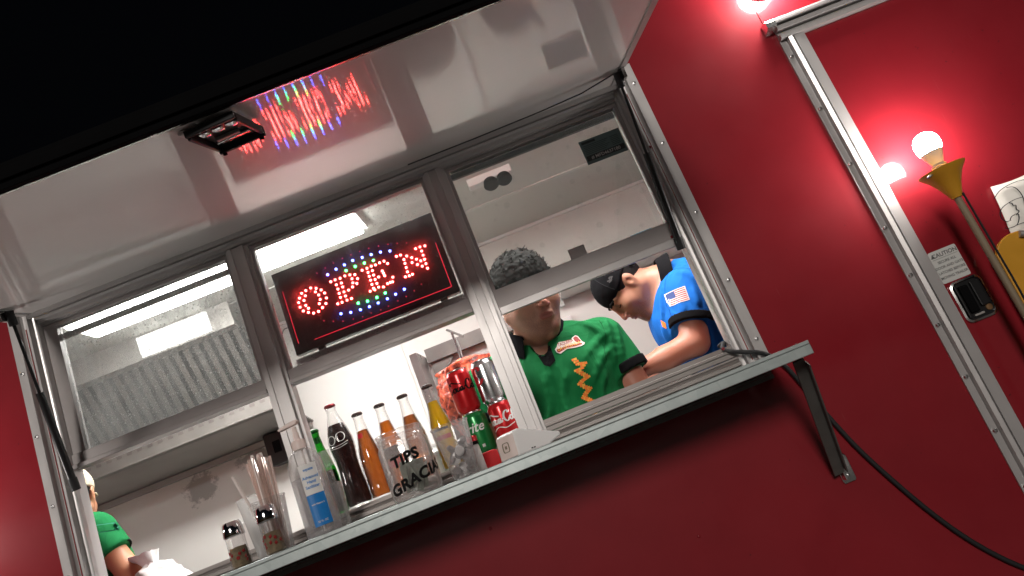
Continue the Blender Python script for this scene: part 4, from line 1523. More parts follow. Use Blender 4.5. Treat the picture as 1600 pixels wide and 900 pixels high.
b, body, c, R = bottle(487, 669, 'green glass bottle beside the cola bottle with its dark cap, farthest left of the row', 'green', 'drink_cola', 'crown_green', fill=.5)
wrap_shape(body, 'neck_label', 'crown_green', *rect2(.07, .018), c, R, 0, .196)
b, body, c, R = bottle(514, 633, 'tall contour bottle of dark brown cola with a maroon cap', 'cola', 'drink_cola', 'crown_red', tall=True, fill=.80)
ring = [(math.cos(a) * .012, math.sin(a) * .012) for a in np.linspace(0, 2 * PI, 17)]
v, f = ribbon([[(x - .015, y + .012) for x, y in ring], [(x + .013, y + .015) for x, y in ring], [(-.030, -.004), (-.012, -.007), (.010, -.006), (.030, -.001)], [(-.026, -.010), (.0, -.013), (.026, -.008)], [(-.002, .014), (.002, .016)]], .0022)
wrap_shape(body, 'printed_logo', 'label_grey', v, f, c, R, -.05, .175)
b, body, c, R = bottle(557, 647, 'bottle of clear amber soda with a small red neck mark', 'amber', 'drink_amber', 'crown_dark', fill=.79)
wrap_shape(body, 'neck_mark', 'print_red', *rect2(.016, .013), c, R, -.3, .166)
b, body, c, R = bottle(592, 634, 'bottle of bright orange soda behind the left rim of the tip jar', 'orange', 'drink_orange', 'crown_dark', fill=.79)
lb = wrap_shape(body, 'front_label', 'print_black', *rect2(.050, .030), c, R, 0, .085)
lb = wrap_shape(body, 'front_label', 'print_red', *rect2(.050, .020), c, R, 0, .060)
b, body, c, R = bottle(628, 620, 'bottle of brownish tamarind soda directly above the tip jar mouth', 'tam', 'drink_tamarind', 'crown_dark', fill=.75)
b, body, c, R = bottle(667, 605, 'bottle of yellow pineapple soda nearest the soda cans', 'yellow', 'drink_yellow', 'crown_dark', fill=.80)
wrap_shape(body, 'front_label', 'print_black', *rect2(.046, .007), c, R, 0, .105)
wrap_shape(body, 'front_label', 'print_red', *rect2(.046, .012), c, R, 0, .080)

# script lettering of the cola cans, drawn as pen strokes in a 100 x 30 box
COLA = [[(16, 22), (14, 27), (8, 27), (2, 20), (1, 10), (5, 3), (11, 3), (17, 9)], [(23, 13), (20, 10), (21, 4), (25, 3), (28, 8), (26, 13), (23, 13), (30, 14)], [(37, 12), (33, 12), (31, 6), (34, 3), (38, 6)],
        [(45, 13), (41, 11), (40, 5), (43, 3), (46, 9), (47, 14), (46, 5), (49, 4), (52, 8)], [(52, 10), (57, 12)], [(72, 22), (70, 28), (64, 27), (59, 20), (58, 10), (62, 3), (67, 3), (72, 9)],
        [(77, 13), (74, 10), (75, 4), (79, 3), (82, 8), (80, 13), (77, 13)], [(83, 8), (87, 18), (88, 26), (85, 26), (84, 10), (87, 3), (90, 7)], [(96, 13), (92, 11), (91, 5), (94, 3), (97, 9), (98, 14), (97, 5), (100, 4)],
        [(10, 27), (20, 30), (34, 24), (46, 20)]]


def can(x, z, label, mat, y=.105):
    c = (x, y, z)
    b = thing('soda_can', label, 'can', c, 'stacked soda cans')
    pr = [(.020, .004), (.0245, 0), (.0265, .002), (.0325, .011), (.0331, .014), (.0331, .104), (.0325, .107), (.0275, .1165)]
    bd = MB().lathe(pr, c, 40).build('body', mat, b, True)
    MB().lathe([(.0275, .1166), (.0282, .1185), (.0276, .1205), (.0262, .1205), (.0255, .1165), (.0, .1160)], c, 40).build('lid', 'can_end', b, True)
    zz = [q[1] for q in pr]
    rr = [q[0] for q in pr]
    return b, bd, c, (lambda q: float(np.interp(q, zz, rr)) + .0004)


def strokes_scaled(st, s, ox=0, oy=0, rot=0.0):
    ca, sa = math.cos(rot), math.sin(rot)
    return [[((x - 50) * s * ca - (y - 14) * s * sa + ox, (x - 50) * s * sa + (y - 14) * s * ca + oy) for x, y in q] for q in st]


xg = at(722, 605, .105)[0]
xr = at(758, 589, .105)[0] + .002
b, bd, c, R = can(xg + .001, ZL, 'green lemon soda can at the bottom of the stack with white lettering', 'can_green')
v, f = text_geo('Sprite', .036, .0006, shear=.35)
wrap_shape(bd, 'lettering', 'print_white', v, f, c, R, -.62, .066)
v, f = rect2(.008, .008)
wrap_shape(bd, 'emblem', 'label_grey', v, f, c, R, .1, .022)
b, bd, c, R = can(xr + .004, ZL, 'red cola can with white script lettering at the bottom of the stack', 'can_red', y=.098)
v, f = ribbon(strokes_scaled(COLA, .00105), .0042)
wrap_shape(bd, 'lettering', 'print_white', v, f, c, R, -.1, .075)
v, f = ribbon([[(-.036, -.004), (-.014, .004), (.006, -.003), (.024, .001), (.036, .004)]], .0032)
wrap_shape(bd, 'lettering', 'print_white', v, f, c, R, -.1, .050)
b, bd, c, R = can(xg - .001, ZL + .1212, 'red cola can with black script lettering stacked on the green can', 'can_red', y=.103)
v, f = ribbon(strokes_scaled(COLA, .00105), .0042)
wrap_shape(bd, 'lettering', 'print_black', v, f, c, R, .25, .072)
b, bd, c, R = can(xr + .001, ZL + .1212, 'silver diet cola can with a big red letter stacked on the red can', 'can_silver', y=.100)
v, f = ribbon(strokes_scaled([COLA[0]], .0018, .042, .0), .0065)
wrap_shape(bd, 'lettering', 'print_red', v, f, c, R, .25, .078)
v, f = ribbon(strokes_scaled([[(q[1] * -1 + 60, q[0]) for q in s] for s in COLA[1:4]], .0008, -.024, .01), .003)
wrap_shape(bd, 'lettering', 'print_red', v, f, c, R, -.2, .040)

# tip jar
jc = (at(637, 720, -.14)[0] + .001, -.140, ZS)
jr = thing('tip_jar', 'clear plastic tip jar with black letters and banknotes inside', 'jar', jc)
jp = [(.050, 0), (.056, .004), (.0585, .014), (.0590, .120), (.0570, .130), (.0540, .136), (.0545, .140), (.0560, .142), (.0545, .145), (.0545, .149), (.0560, .151), (.0545, .154), (.0550, .162), (.0530, .163)]
jb = MB().lathe(jp + [(.0525, .150), (.0520, .134), (.0560, .116), (.0560, .014), (.050, .007), (0, .006)], jc, 44, squash=2.7).build('jar_wall', 'jar_plastic', jr, True)


def RJ(z):
    return .0630


for t, zt, sz, a0, tl in (('TIPS', .082, .034, .10, .10), ('GRACIAS', .034, .034, .42, .22)):
    v, f = text_geo(t, sz, .0015, space=1.06)
    v = [(x, y + x * (tl if t == 'GRACIAS' else .12)) for x, y in v]
    v, f = subdiv2d(v, f, .005)
    V3 = []
    for x, y in v:
        a = a0 + x / .0630
        q = (abs(math.cos(a)) ** 2.7 + abs(math.sin(a)) ** 2.7) ** (-1 / 2.7) * .0590 + .0030
        V3.append((jc[0] + q * math.sin(a), jc[1] - q * math.cos(a), jc[2] + zt + y))
    MB().add(V3, f).build('lettering', 'print_black', jb)
rnd = random.Random(5)
for k in range(6):
    a = rnd.uniform(0, PI)
    u = np.array([math.cos(a), math.sin(a), rnd.uniform(-.3, .3)])
    w_ = np.array([rnd.uniform(-.3, .3), rnd.uniform(-.3, .3), 1])
    cc = np.array(jc) + np.array([rnd.uniform(-.012, .012), rnd.uniform(-.010, .014), .042 + .004 * k])
    u = u / np.linalg.norm(u) * .026
    w_ = w_ / np.linalg.norm(w_) * .028
    nn = np.cross(u, w_)
    nn = nn / np.linalg.norm(nn) * .006
    vs = [cc + u * (i - 2) / 2 + w_ * (j - 1) + nn * ((-1) ** i) * (1 + .3 * j) for i in range(5) for j in range(3)]
    fs = [(i * 3 + j, i * 3 + j + 1, (i + 1) * 3 + j + 1, (i + 1) * 3 + j) for i in range(4) for j in range(2)]
    nb = MB().add(vs, fs).build('banknote', 'banknote', None, True, loc=tuple(cc))
    tag(nb, 'crumpled green banknote inside the clear tip jar', 'banknote', 'banknotes in the tip jar')

# cup of wrapped mints
mc = (at(716, 705, -.155)[0], -.155, ZS)
mt = thing('mint_cup', 'clear plastic cup right of the tip jar holding wrapped mints', 'cup', mc)
MB().lathe([(.028, 0), (.030, .003), (.0445, .126), (.0465, .128), (.0465, .131), (.0440, .131), (.0425, .122), (.0285, .006), (0, .005)], mc, 40).build('cup_wall', 'clear_plastic', mt, True)
rnd = random.Random(9)
for k in range(26):
    lev = k / 26
    z = .012 + .075 * lev
    rmax = .020 + .011 * lev
    a, q = rnd.uniform(0, 2 * PI), rmax * math.sqrt(rnd.uniform(.1, 1))
    cc = (mc[0] + q * math.cos(a), mc[1] + q * math.sin(a), mc[2] + z)
    ax = (rnd.uniform(-1, 1), rnd.uniform(-1, 1), rnd.uniform(-.6, .8))
    mn = MB().lathe([(0, -.0045), (.009, -.0042), (.0118, -.001), (.0118, .001), (.009, .0042), (0, .0045)], cc, 14, axis=ax).build('mint_candy', 'mint_grey' if k % 3 else 'mint_white', None, True, loc=cc)
    tag(mn, 'grey wrapped mint inside the clear cup by the tip jar' if k % 3 else 'white wrapped mint inside the clear cup by the tip jar', 'mint', 'mints in the clear cup')

# small red lidded shaker and red packet between cup and card reader
cc = (at(742, 715, -.06)[0], -.060, ZS)
sk_ = thing('spice_jar', 'small pale jar with red and black lid behind the mint cup', 'jar', cc)
MB().lathe([(.018, 0), (.020, .003), (.020, .066), (.018, .070)], cc, 24).build('jar_wall', 'straw_white', sk_, True)
ld = MB().lathe([(.0215, .070), (.0215, .078)], cc, 24).build('lid_band', 'print_black', sk_, True)
MB().lathe([(.0215, .0782), (.0215, .090), (.019, .093), (0, .094)], cc, 24).build('lid', 'can_red', sk_, True)
cc = at(762, 718, -.045)
rp = MB().prism(rrect(-.030, .030, 0, .045, .010, 4), (cc[0], -.050, ZS), (1, .2, 0), (0, 0, 1), (0, .025, 0)).build('red_tin', 'can_red', None, True, bevel=.003, loc=(cc[0], -.05, ZS))
tag(rp, 'small red rounded tin behind the white card reader', 'tin')

# card reader
rc = at(797, 708, -.185)
cr_ = thing('card_reader', 'white wedge shaped card reader dock with square emblem on its end', 'card reader', (rc[0], -.185, ZS))
ua = np.array([math.cos(.80), math.sin(.80), 0])          # along the wedge (to the right and back)
ub = np.array([-ua[1], ua[0], 0])
o = np.array([rc[0] + .020, -.215, ZS + .002])
L, Wd, Hh = .150, .064, .056
vs = [o + ua * 0 + ub * (-0) + np.array([0, 0, 0]), o + ua * L + np.array([0, 0, .012]) * 0, o + ua * L + np.array([0, 0, .012]), o + ua * .030 + np.array([0, 0, Hh]), o + np.array([0, 0, Hh - .004]) + ua * .006]
m = MB()
prof = [(.0, 0), (.100, 0), (.150, .014), (.150, .022), (.024, .060), (.006, .056)]
m.prism(prof, o, ua, (0, 0, 1), ub * Wd)
wb = m.build('body', 'reader_white', cr_, bevel=.004)
ef = MB().prism([(.002, .003), (.062, .003), (.062, .053), (.002, .053)], o - ua * .0006, ub, (0, 0, 1), ua * -.0012 + np.array([0, 0, 0]))
# end face leans with the wedge
ef.v = [tuple(np.array(q) + ua * (.006 * (q[2] - o[2]) / .056)) for q in ef.v]
ef = ef.build('end_plate', 'pink_plastic', cr_, bevel=.002)
sq = [(math.copysign(min(abs(math.cos(a)) ** .45, 1), math.cos(a)) * .0105, math.copysign(min(abs(math.sin(a)) ** .45, 1), math.sin(a)) * .0105) for a in np.linspace(0, 2 * PI, 33)]
v, f = ribbon([sq], .0028)
v2, f2 = [(-.0035, -.0035), (.0035, -.0035), (.0035, .0035), (-.0035, .0035)], [(0, 1, 2, 3)]
m = MB()
for vv, fv in ((v, f), (v2, f2)):
    m.add([tuple(o + ub * (.034 - x) + np.array([0, 0, .028 + y]) - ua * (.0024 - .006 * (.028 + y) / .056)) for x, y in vv], fv)
m.build('square_emblem', 'wood_pole', ef)
for u_ in (.045, .053):
    MB().obox(o + ua * u_ - ub * .0004 + np.array([0, 0, .007]), (ua, ub, (0, 0, 1)), (.0022, .0008, .0012)).build('port', 'black_plastic', wb)

# hand sanitiser
sc_ = (at(487, 760, -.150)[0], -.150, ZS)
sn = thing('sanitizer_bottle', 'clear pump bottle of hand sanitizer with blue and white label', 'sanitizer bottle', sc_)
sp_ = [(.036, 0), (.0400, .004), (.0410, .012), (.0405, .150), (.0385, .172), (.0320, .190), (.0220, .202), (.0150, .207), (.0140, .214)]
sbw = MB().lathe(sp_, sc_, 40, squash=2.3).build('bottle_wall', 'clear_plastic', sn, True)
MB().lathe([(.034, .004), (.0385, .008), (.0385, .140), (.001, .1405)], sc_, 40, squash=2.3).build('gel', 'gel', sbw, True)
MB().tube([(sc_[0], sc_[1], ZS + .01), (sc_[0] + .003, sc_[1], ZS + .21)], .0026, 8).build('dip_tube', 'straw_white', sbw, True)
MB().lathe([(.0165, .206), (.0170, .224), (.0150, .228), (.0075, .230), (.0070, .246)], sc_, 28).build('pump_collar', 'pink_plastic', sn, True)
pm = MB().tube([(sc_[0], sc_[1], ZS + .244), (sc_[0], sc_[1], ZS + .262)], .006, 14)
pm.prism([(-.034, .262), (-.036, .268), (-.010, .2745), (.014, .276), (.015, .270), (.008, .2655), (-.010, .264)], (sc_[0], sc_[1] - .009, ZS), (1, 0, 0), (0, 0, 1), (0, .018, 0))
pm.build('pump_head', 'pink_plastic', sn, False, bevel=.002)


def RS(z):
    return .0432


v, f = rect2(.042, .070)
l1 = wrap_shape(sbw, 'label_top', 'print_white', [(x, y) for x, y in v], f, sc_, RS, .38, .095)
v, f = rect2(.042, .072)
l2 = wrap_shape(sbw, 'label_base', 'label_blue', v, f, sc_, RS, .38, .0225)
vv, fv = [], []
for t, sz, zt in (('equate', .0085, .150), ('Advanced', .0095, .131), ('Hand', .0095, .120), ('Sanitizer', .0095, .109)):
    v, f = text_geo(t, sz, .0002)
    o_ = len(vv)
    vv += [(x, y + zt) for x, y in v]
    fv += [tuple(i + o_ for i in q) for q in f]
wrap_shape(l1, 'lettering', 'label_blue', vv, fv, sc_, lambda z: .0438, .38, 0)
vv, fv = [], []
for t, sz, zt in (('with Vitamin E', .0052, .070), ('32 FL OZ', .0060, .030)):
    v, f = text_geo(t, sz, .0001)
    o_ = len(vv)
    vv += [(x, y + zt) for x, y in v]
    fv += [tuple(i + o_ for i in q) for q in f]
wrap_shape(l2, 'lettering', 'print_white', vv, fv, sc_, lambda z: .0438, .38, 0)

# cup of paper wrapped straws
kc = (at(424, 800, -.165)[0], -.165, ZS)
ks = thing('straw_cup', 'tall clear cup left of the sanitizer filled with drinking straws', 'cup', kc)
MB().lathe([(.026, 0), (.028, .003), (.0385, .120), (.0400, .122), (.0400, .126), (.0380, .126), (.0365, .118), (.0265, .006), (0, .005)], kc, 36).build('cup_wall', 'clear_plastic', ks, True)
rnd = random.Random(21)
for k in range(22):
    a, q = rnd.uniform(0, 2 * PI), .022 * math.sqrt(rnd.random())
    lean = rnd.uniform(-.010, .012)
    b0 = np.array([kc[0] + q * math.cos(a) * .8, kc[1] + q * math.sin(a) * .8, ZS + .008])
    b1 = np.array([kc[0] + q * math.cos(a) * 1.2 + lean, kc[1] + q * math.sin(a) * 1.2, ZS + .222 + rnd.uniform(-.012, .010)])
    if k == 0:
        b0, b1 = np.array([kc[0] - .018, kc[1], ZS + .02]), np.array([kc[0] - .068, kc[1] + .01, ZS + .205])
    s_ = MB().tube([b0, b1], .0036, 8).build('drinking_straw', 'straw_paper' if k % 3 else 'straw_white', None, True, loc=tuple(b0))
    if k == 0:
        tag(s_, 'single drinking straw leaning out to the left of the straw cup', 'straw', 'straws in the clear cup')
    else:
        tag(s_, 'pinkish paper wrapped straw standing in the clear straw cup' if k % 3 else 'white paper wrapped straw standing in the clear straw cup', 'straw', 'straws in the clear cup')

# frosted cup and napkin box behind
fc_ = (at(408, 815, -.05)[0], -.045, ZS)
fcup = MB().lathe([(.026, 0), (.029, .004), (.0440, .150), (.0460, .152), (.0460, .156), (.0430, .156), (.0280, .006), (0, .005)], fc_, 36).build('frosted_cup', 'frosted_cup', None, True, loc=fc_)
tag(fcup, 'empty frosted white plastic cup behind the straw cup', 'cup')
nb = at(391, 836, .30)
nx = thing('napkin_box', 'small white napkin box with grey edges inside the window by the shakers', 'napkin box', (nb[0], .3, 1.598))
MB().box(nb[0] - .045, nb[0] + .035, .27, .36, 1.46, nb[2] + .04).build('box_body', 'white_plastic', nx, bevel=.004)
MB().box(nb[0] + .035, nb[0] + .039, .272, .358, 1.462, nb[2] + .036).build('side_panel', 'dull_steel', nx)
MB().box(nb[0] - .2, nb[0] + .2, .25, .60, 1.44, 1.4595).build('stand', 'steel', nx)


def shaker(px, py, Y, label):
    p = at(px, py, Y)
    c = (p[0], Y, ZS)
    s = thing('spice_shaker', label, 'shaker', c, 'glass spice shakers')
    gl = MB().lathe([(.020, 0), (.0235, .003), (.0245, .010), (.0225, .035), (.0215, .060), (.0220, .076)], c, 10).build('glass', 'clear_glass', s, True, auto=20)
    MB().lathe([(.018, .003), (.0215, .006), (.0200, .035), (.0190, .048), (.0, .050)], c, 10).build('spice', 'pepper', gl, True)
    rnd = random.Random(int(px))
    for k in range(9):
        a = rnd.uniform(PI * 1.1, PI * 1.9)
        MB().lathe([(0, -.006), (.0045, 0), (0, .006)], (c[0] + .0185 * math.cos(a), c[1] + .0185 * math.sin(a), ZS + rnd.uniform(.015, .045)), 8, axis=(rnd.uniform(-1, 1), 0, 1)).build('chili_flake', 'chili', gl, True)
    MB().lathe([(.0235, .072), (.0240, .076), (.0230, .088), (.0205, .102), (.0170, .106), (0, .1075)], c, 24).build('chrome_cap', 'chrome', s, True)


shaker(370, 850, -.185, 'glass spice shaker with chrome cap standing alone leftmost on the shelf')
shaker(424, 832, -.245, 'glass spice shaker with chrome cap seen through the straw cup')

# clear forks in a cup beside the sanitizer
gc = (at(519, 765, -.095)[0] , -.095, ZS)
fk = thing('fork_cup', 'clear cup of plastic forks between the sanitizer and the cola bottle', 'cup', gc)
MB().lathe([(.018, 0), (.020, .003), (.0265, .105), (.0275, .108), (.0255, .108), (.0185, .006), (0, .005)], gc, 30).build('cup_wall', 'clear_plastic', fk, True)
for k in range(7):
    a = 2 * PI * k / 7
    x_, y_ = gc[0] + .013 * math.cos(a), gc[1] + .013 * math.sin(a)
    m = MB()
    m.box(x_ - .0025, x_ + .0025, y_ - .001, y_ + .001, ZS + .01, ZS + .150)
    m.box(x_ - .009, x_ + .009, y_ - .001, y_ + .001, ZS + .1502, ZS + .165)
    for t in (-.0075, -.0025, .0025, .0075):
        m.box(x_ + t - .0014, x_ + t + .0014, y_ - .001, y_ + .001, ZS + .1652, ZS + .190)
    fo = m.build('plastic_fork', 'gel', None, False, loc=(x_, y_, ZS + .01))
    tag(fo, 'clear plastic fork standing tines up in the cup beside the sanitizer', 'fork', 'plastic forks in the cup')

# ------------------------------------------------------------------ people, grown from smooth distance fields


def nv(a):
    a = np.array(a, float)
    return a / np.linalg.norm(a)


def RC(a, b, ra, rb):
    """Tapered limb between two points."""
    a, b = np.array(a, float), np.array(b, float)
    r = max(ra, rb)

    def fn(P):
        ab = b - a
        t = np.clip(((P - a) @ ab) / (ab @ ab + 1e-12), 0, 1)
        return np.linalg.norm(P - a - t[..., None] * ab, axis=-1) - (ra + (rb - ra) * t)
    return fn, np.minimum(a, b) - r, np.maximum(a, b) + r


def EL(c, r, ax=None):
    """Ellipsoid with radii r on the axes ax."""
    c, r = np.array(c, float), np.array(r, float)
    A = np.eye(3) if ax is None else np.array([nv(q) for q in ax])

    def fn(P):
        q = (P - c) @ A.T
        k0 = np.linalg.norm(q / r, axis=-1)
        k1 = np.linalg.norm(q / (r * r), axis=-1) + 1e-9
        return k0 * (k0 - 1) / k1
    m = r.max()
    return fn, c - m, c + m


def CUT(prim, planes):
    """A primitive trimmed by half spaces (point, outward normal)."""
    fn0, lo, hi = prim
    pl = [(np.array(p, float), nv(n)) for p, n in planes]

    def fn(P):
        d = fn0(P)
        for p, n in pl:
            d = np.maximum(d, (P - p) @ n)
        return d
    return fn, lo, hi


def PLANE(p, n):
    p, n = np.array(p, float), nv(n)
    return (lambda P: (P - p) @ n), None, None


def grow(ops, h, noise=None):
    """Evaluate ('u' | 's' | 'i' | 'n', primitive, blend) in order and return vertices and quads of the zero surface."""
    los = [o[1][1] for o in ops if o[0] == 'u']
    his = [o[1][2] for o in ops if o[0] == 'u']
    lo = np.min(los, axis=0) - 4 * h
    hi = np.max(his, axis=0) + 4 * h
    n = np.ceil((hi - lo) / h).astype(int) + 1
    D = np.full(n, 1.0, np.float32)
    axs = [lo[i] + h * np.arange(n[i]) for i in range(3)]
    for op, prim, k in ops:
        fn, a, b = prim
        if a is None:
            i0, i1 = np.zeros(3, int), n
        else:
            pad = k + 4 * h
            i0 = np.clip(np.floor((a - pad - lo) / h).astype(int), 0, n)
            i1 = np.clip(np.ceil((b + pad - lo) / h).astype(int) + 1, 0, n)
        sl = tuple(slice(i0[i], i1[i]) for i in range(3))
        P = np.stack(np.meshgrid(*[axs[i][sl[i]] for i in range(3)], indexing='ij'), -1)
        d = fn(P).astype(np.float32)
        c = D[sl]
        if op == 'u':
            if k > 0:
                q = np.clip(.5 + .5 * (c - d) / k, 0, 1)
                D[sl] = c * (1 - q) + d * q - k * q * (1 - q)
            else:
                D[sl] = np.minimum(c, d)
        elif op == 's':
            kk = max(k, 1e-6)
            q = np.clip(.5 - .5 * (c + d) / kk, 0, 1)
            D[sl] = c * (1 - q) - d * q + kk * q * (1 - q)
        elif op == 'i':
            D[sl] = np.maximum(c, d)
        elif op == 'n':
            D[sl] = c + d
    ins = D < 0
    cnt = sum(ins[dx:n[0] - 1 + dx, dy:n[1] - 1 + dy, dz:n[2] - 1 + dz].astype(np.int8) for dx in (0, 1) for dy in (0, 1) for dz in (0, 1))
    cells = np.argwhere((cnt > 0) & (cnt < 8))
    idx = -np.ones(tuple(n - 1), np.int64)
    idx[tuple(cells.T)] = np.arange(len(cells))
    acc = np.zeros((len(cells), 3))
    num = np.zeros(len(cells))
    cor = [np.array(q) for q in ((0, 0, 0), (1, 0, 0), (0, 1, 0), (1, 1, 0), (0, 0, 1), (1, 0, 1), (0, 1, 1), (1, 1, 1))]
    for i in range(8):
        for ax in range(3):
            if cor[i][ax]:
                continue
            e = np.zeros(3, int)
            e[ax] = 1
            pa = cells + cor[i]
            pb = pa + e
            da, db = D[tuple(pa.T)], D[tuple(pb.T)]
            mk = (da < 0) != (db < 0)
            t = np.where(mk, da / (da - db + 1e-12), 0)
            acc[mk] += (pa + t[:, None] * e)[mk]
            num[mk] += 1
    V = lo + h * acc / num[:, None]
    F = []
    for ax in range(3):
        e = np.zeros(3, int)
        e[ax] = 1
        u, w_ = [np.eye(3, dtype=int)[(ax + k) % 3] for k in (1, 2)]
        A = ins[tuple(slice(0, n[i] - e[i]) for i in range(3))]
        B = ins[tuple(slice(e[i], n[i]) for i in range(3))]
        ed = np.argwhere(A != B)
        ed = ed[np.all(ed >= (u + w_), axis=1) & np.all(ed < (n - 1), axis=1)]
        q = [idx[tuple((ed - s).T)] for s in (0 * u, u, u + w_, w_)]
        Q = np.stack(q, 1)
        fl = A[tuple(ed.T)]
        Q[~fl] = Q[~fl][:, ::-1]
        F.append(Q[np.all(Q >= 0, axis=1)])
    return V, np.concatenate(F)


def sdf_obj(name, ops, h, mat, parent=None, loc=None, mats2=None):
    V, F = grow(ops, h)
    base = np.zeros(3)
    if parent is not None:
        q = parent
        while q is not None:
            base = base + np.array(q.location)
            q = q.parent
    elif loc is not None:
        base = np.array(loc, float)
    me = bpy.data.meshes.new(name)
    me.from_pydata((V - base).tolist(), [], F.tolist())
    me.materials.append(MATS[mat])
    if mats2:
        cen = V[F].mean(1)
        for mm, test in mats2:
            me.materials.append(MATS[mm])
            s = test(cen)
            ids = np.zeros(len(F), np.int32)
            me.polygons.foreach_get('material_index', ids)
            ids[s] = len(me.materials) - 1
            me.polygons.foreach_set('material_index', ids)
    me.polygons.foreach_set('use_smooth', [True] * len(F))
    me.update()
    o = bpy.data.objects.new(name, me)
    COL.objects.link(o)
    if parent is not None:
        o.parent = parent
    elif loc is not None:
        o.location = loc
    sm = o.modifiers.new('relax', 'SMOOTH')
    sm.factor = .5
    sm.iterations = 5 if name == 'polo_shirt' else 1
    return o, V, F


class Frame:
    def __init__(s, O, fwd, up, sc=1.0):
        s.O = np.array(O, float)
        s.Y = nv(fwd)
        z = np.array(up, float)
        s.Z = nv(z - s.Y * (z @ s.Y))
        s.X = np.cross(s.Y, s.Z)
        s.s = sc

    def __call__(s, x, y, z):
        return s.O + s.s * (s.X * x + s.Y * y + s.Z * z)

    def el(s, c, r):
        return EL(s(*c), [q * s.s for q in r], (s.X, s.Y, s.Z))

    def rc(s, a, b, ra, rb):
        return RC(s(*a), s(*b), ra * s.s, rb * s.s)

    def loc(s, P):
        q = (P - s.O) / s.s
        return np.stack([q @ s.X, q @ s.Y, q @ s.Z], -1)


def head_ops(F, heavy=0.0):
    u = []
    u.append(('u', F.el((0, -.016, .036), (.076, .096, .088)), .0))
    u.append(('u', F.el((0, .018, -.030), (.064 + heavy, .072, .082)), .03))
    u.append(('u', F.el((0, .040, -.080), (.042 + heavy, .042, .032)), .03))
    u.append(('u', F.el((0, .076, -.103), (.020, .014, .014)), .02))
    for s in (-1, 1):
        u.append(('u', F.el((s * .040, .052, -.030), (.026 + heavy, .030, .030)), .025))
        u.append(('u', F.rc((s * .058, -.012, -.045), (s * .026, .060, -.098), .020 + heavy, .014), .03))
        u.append(('u', F.rc((s * .012, .083, .026), (s * .046, .066, .026), .010, .010), .014))
    for s in (-1, 1):
        u.append(('s', F.el((s * .032, .096, .006), (.019, .022, .014)), .012))
        u.append(('u', F.el((s * .032, .072, .005), (.0165, .0135, .0135)), .006))
    u.append(('u', F.rc((0, .088, .018), (0, .106, -.028), .0075, .0105), .012))
    u.append(('u', F.el((0, .109, -.034), (.0115, .010, .0095)), .006))
    for s in (-1, 1):
        u.append(('u', F.el((s * .0150, .098, -.037), (.0090, .0115, .0085)), .005))
        u.append(('s', F.el((s * .0065, .104, -.0445), (.0032, .005, .004)), .003))
    u.append(('u', F.el((0, .084, -.062), (.030, .014, .020)), .014))
    u.append(('u', F.el((0, .0955, -.0620), (.021, .0075, .0050)), .005))
    u.append(('u', F.el((0, .0940, -.0735), (.018, .0085, .0058)), .005))
    u.append(('s', F.el((0, .1045, -.0675), (.024, .007, .0018)), .003))
    for s in (-1, 1):
        u.append(('s', F.rc((s * .020, .100, -.036), (s * .031, .088, -.066), .0030, .0022), .007))
    u.append(('s', F.el((0, .098, -.083), (.020, .007, .004)), .008))
    for s in (-1, 1):
        u.append(('u', F.el((s * .077, -.012, -.008), (.009, .019, .032)), .006))
        u.append(('u', F.el((s * .084, -.020, .004), (.006, .017, .026)), .005))
        u.append(('s', F.el((s * .090, -.010, -.004), (.008, .009, .015)), .004))
    return u


def hand_ops(wrist, d, pn, curl=.6, side=1):
    """Palm, four fingers and a thumb: d = pointing direction, pn = palm normal (towards what it holds)."""
    wrist, d = np.array(wrist, float), nv(d)
    pn = nv(np.array(pn, float) - d * (np.array(pn, float) @ d))
    lat = np.cross(d, pn) * side
    u = [('u', RC(wrist, wrist + d * .03, .026, .026), .02), ('u', EL(wrist + d * .055, (.045, .038, .015), (d, lat, pn)), .02)]
    for k, (o, L) in enumerate(((-.028, .062), (-.010, .074), (.009, .079), (.027, .072))):
        a = wrist + d * .090 + lat * o
        d1 = nv(d * math.cos(curl * .6) + pn * math.sin(curl * .6))
        d2 = nv(d * math.cos(curl * 1.5) + pn * math.sin(curl * 1.5))
        d3 = nv(d * math.cos(curl * 2.2) + pn * math.sin(curl * 2.2))
        b = a + d1 * L * .46
        c = b + d2 * L * .32
        e = c + d3 * L * .24
        u += [('u', RC(a - d * .02, a, .009, .009), .006), ('u', RC(a, b, .0088, .0082), .003), ('u', RC(b, c, .0082, .0076), .002), ('u', RC(c, e, .0076, .0068), .002)]
    t0 = wrist + d * .030 + lat * .026
    t1 = t0 + nv(d * .7 + lat * .8 + pn * .35) * .040
    t2 = t1 + nv(d * .9 + lat * .25 + pn * .5) * .032
    u += [('u', RC(t0, t1, .0125, .0100), .008), ('u', RC(t1, t2, .0100, .0080), .003)]
    return u


def wrinkle(amp, fx, seed):
    r = np.random.RandomState(seed)
    ks = r.normal(size=(7, 3)) * fx
    ph = r.uniform(0, 6.28, 7)

    def fn(P):
        s = 0
        for k, p in zip(ks, ph):
            w_ = np.sin(P @ k + p)
            s = s + (1 - np.abs(w_)) ** 2
        return amp * (s / 7 - .4)
    return fn, None, None


def trousers(parent, hip, floor, mat='jeans'):
    for s in (-1, 1):
        MB().tube([(hip[0] + s * .07, hip[1], hip[2]), (hip[0] + s * .09, hip[1] - .01, hip[2] - .2), (hip[0] + s * .10, hip[1], (hip[2] + floor) / 2 - .05), (hip[0] + s * .10, hip[1] + .02, floor + .03)], [.12, .105, .075, .06], 18).build('trouser_leg', mat, parent, True)
        MB().lathe([(.05, 0), (.055, .02), (.045, .06), (.0, .075)], (hip[0] + s * .10, hip[1] - .04, floor + .001), 18).build('shoe', 'black_rubber', parent, True)


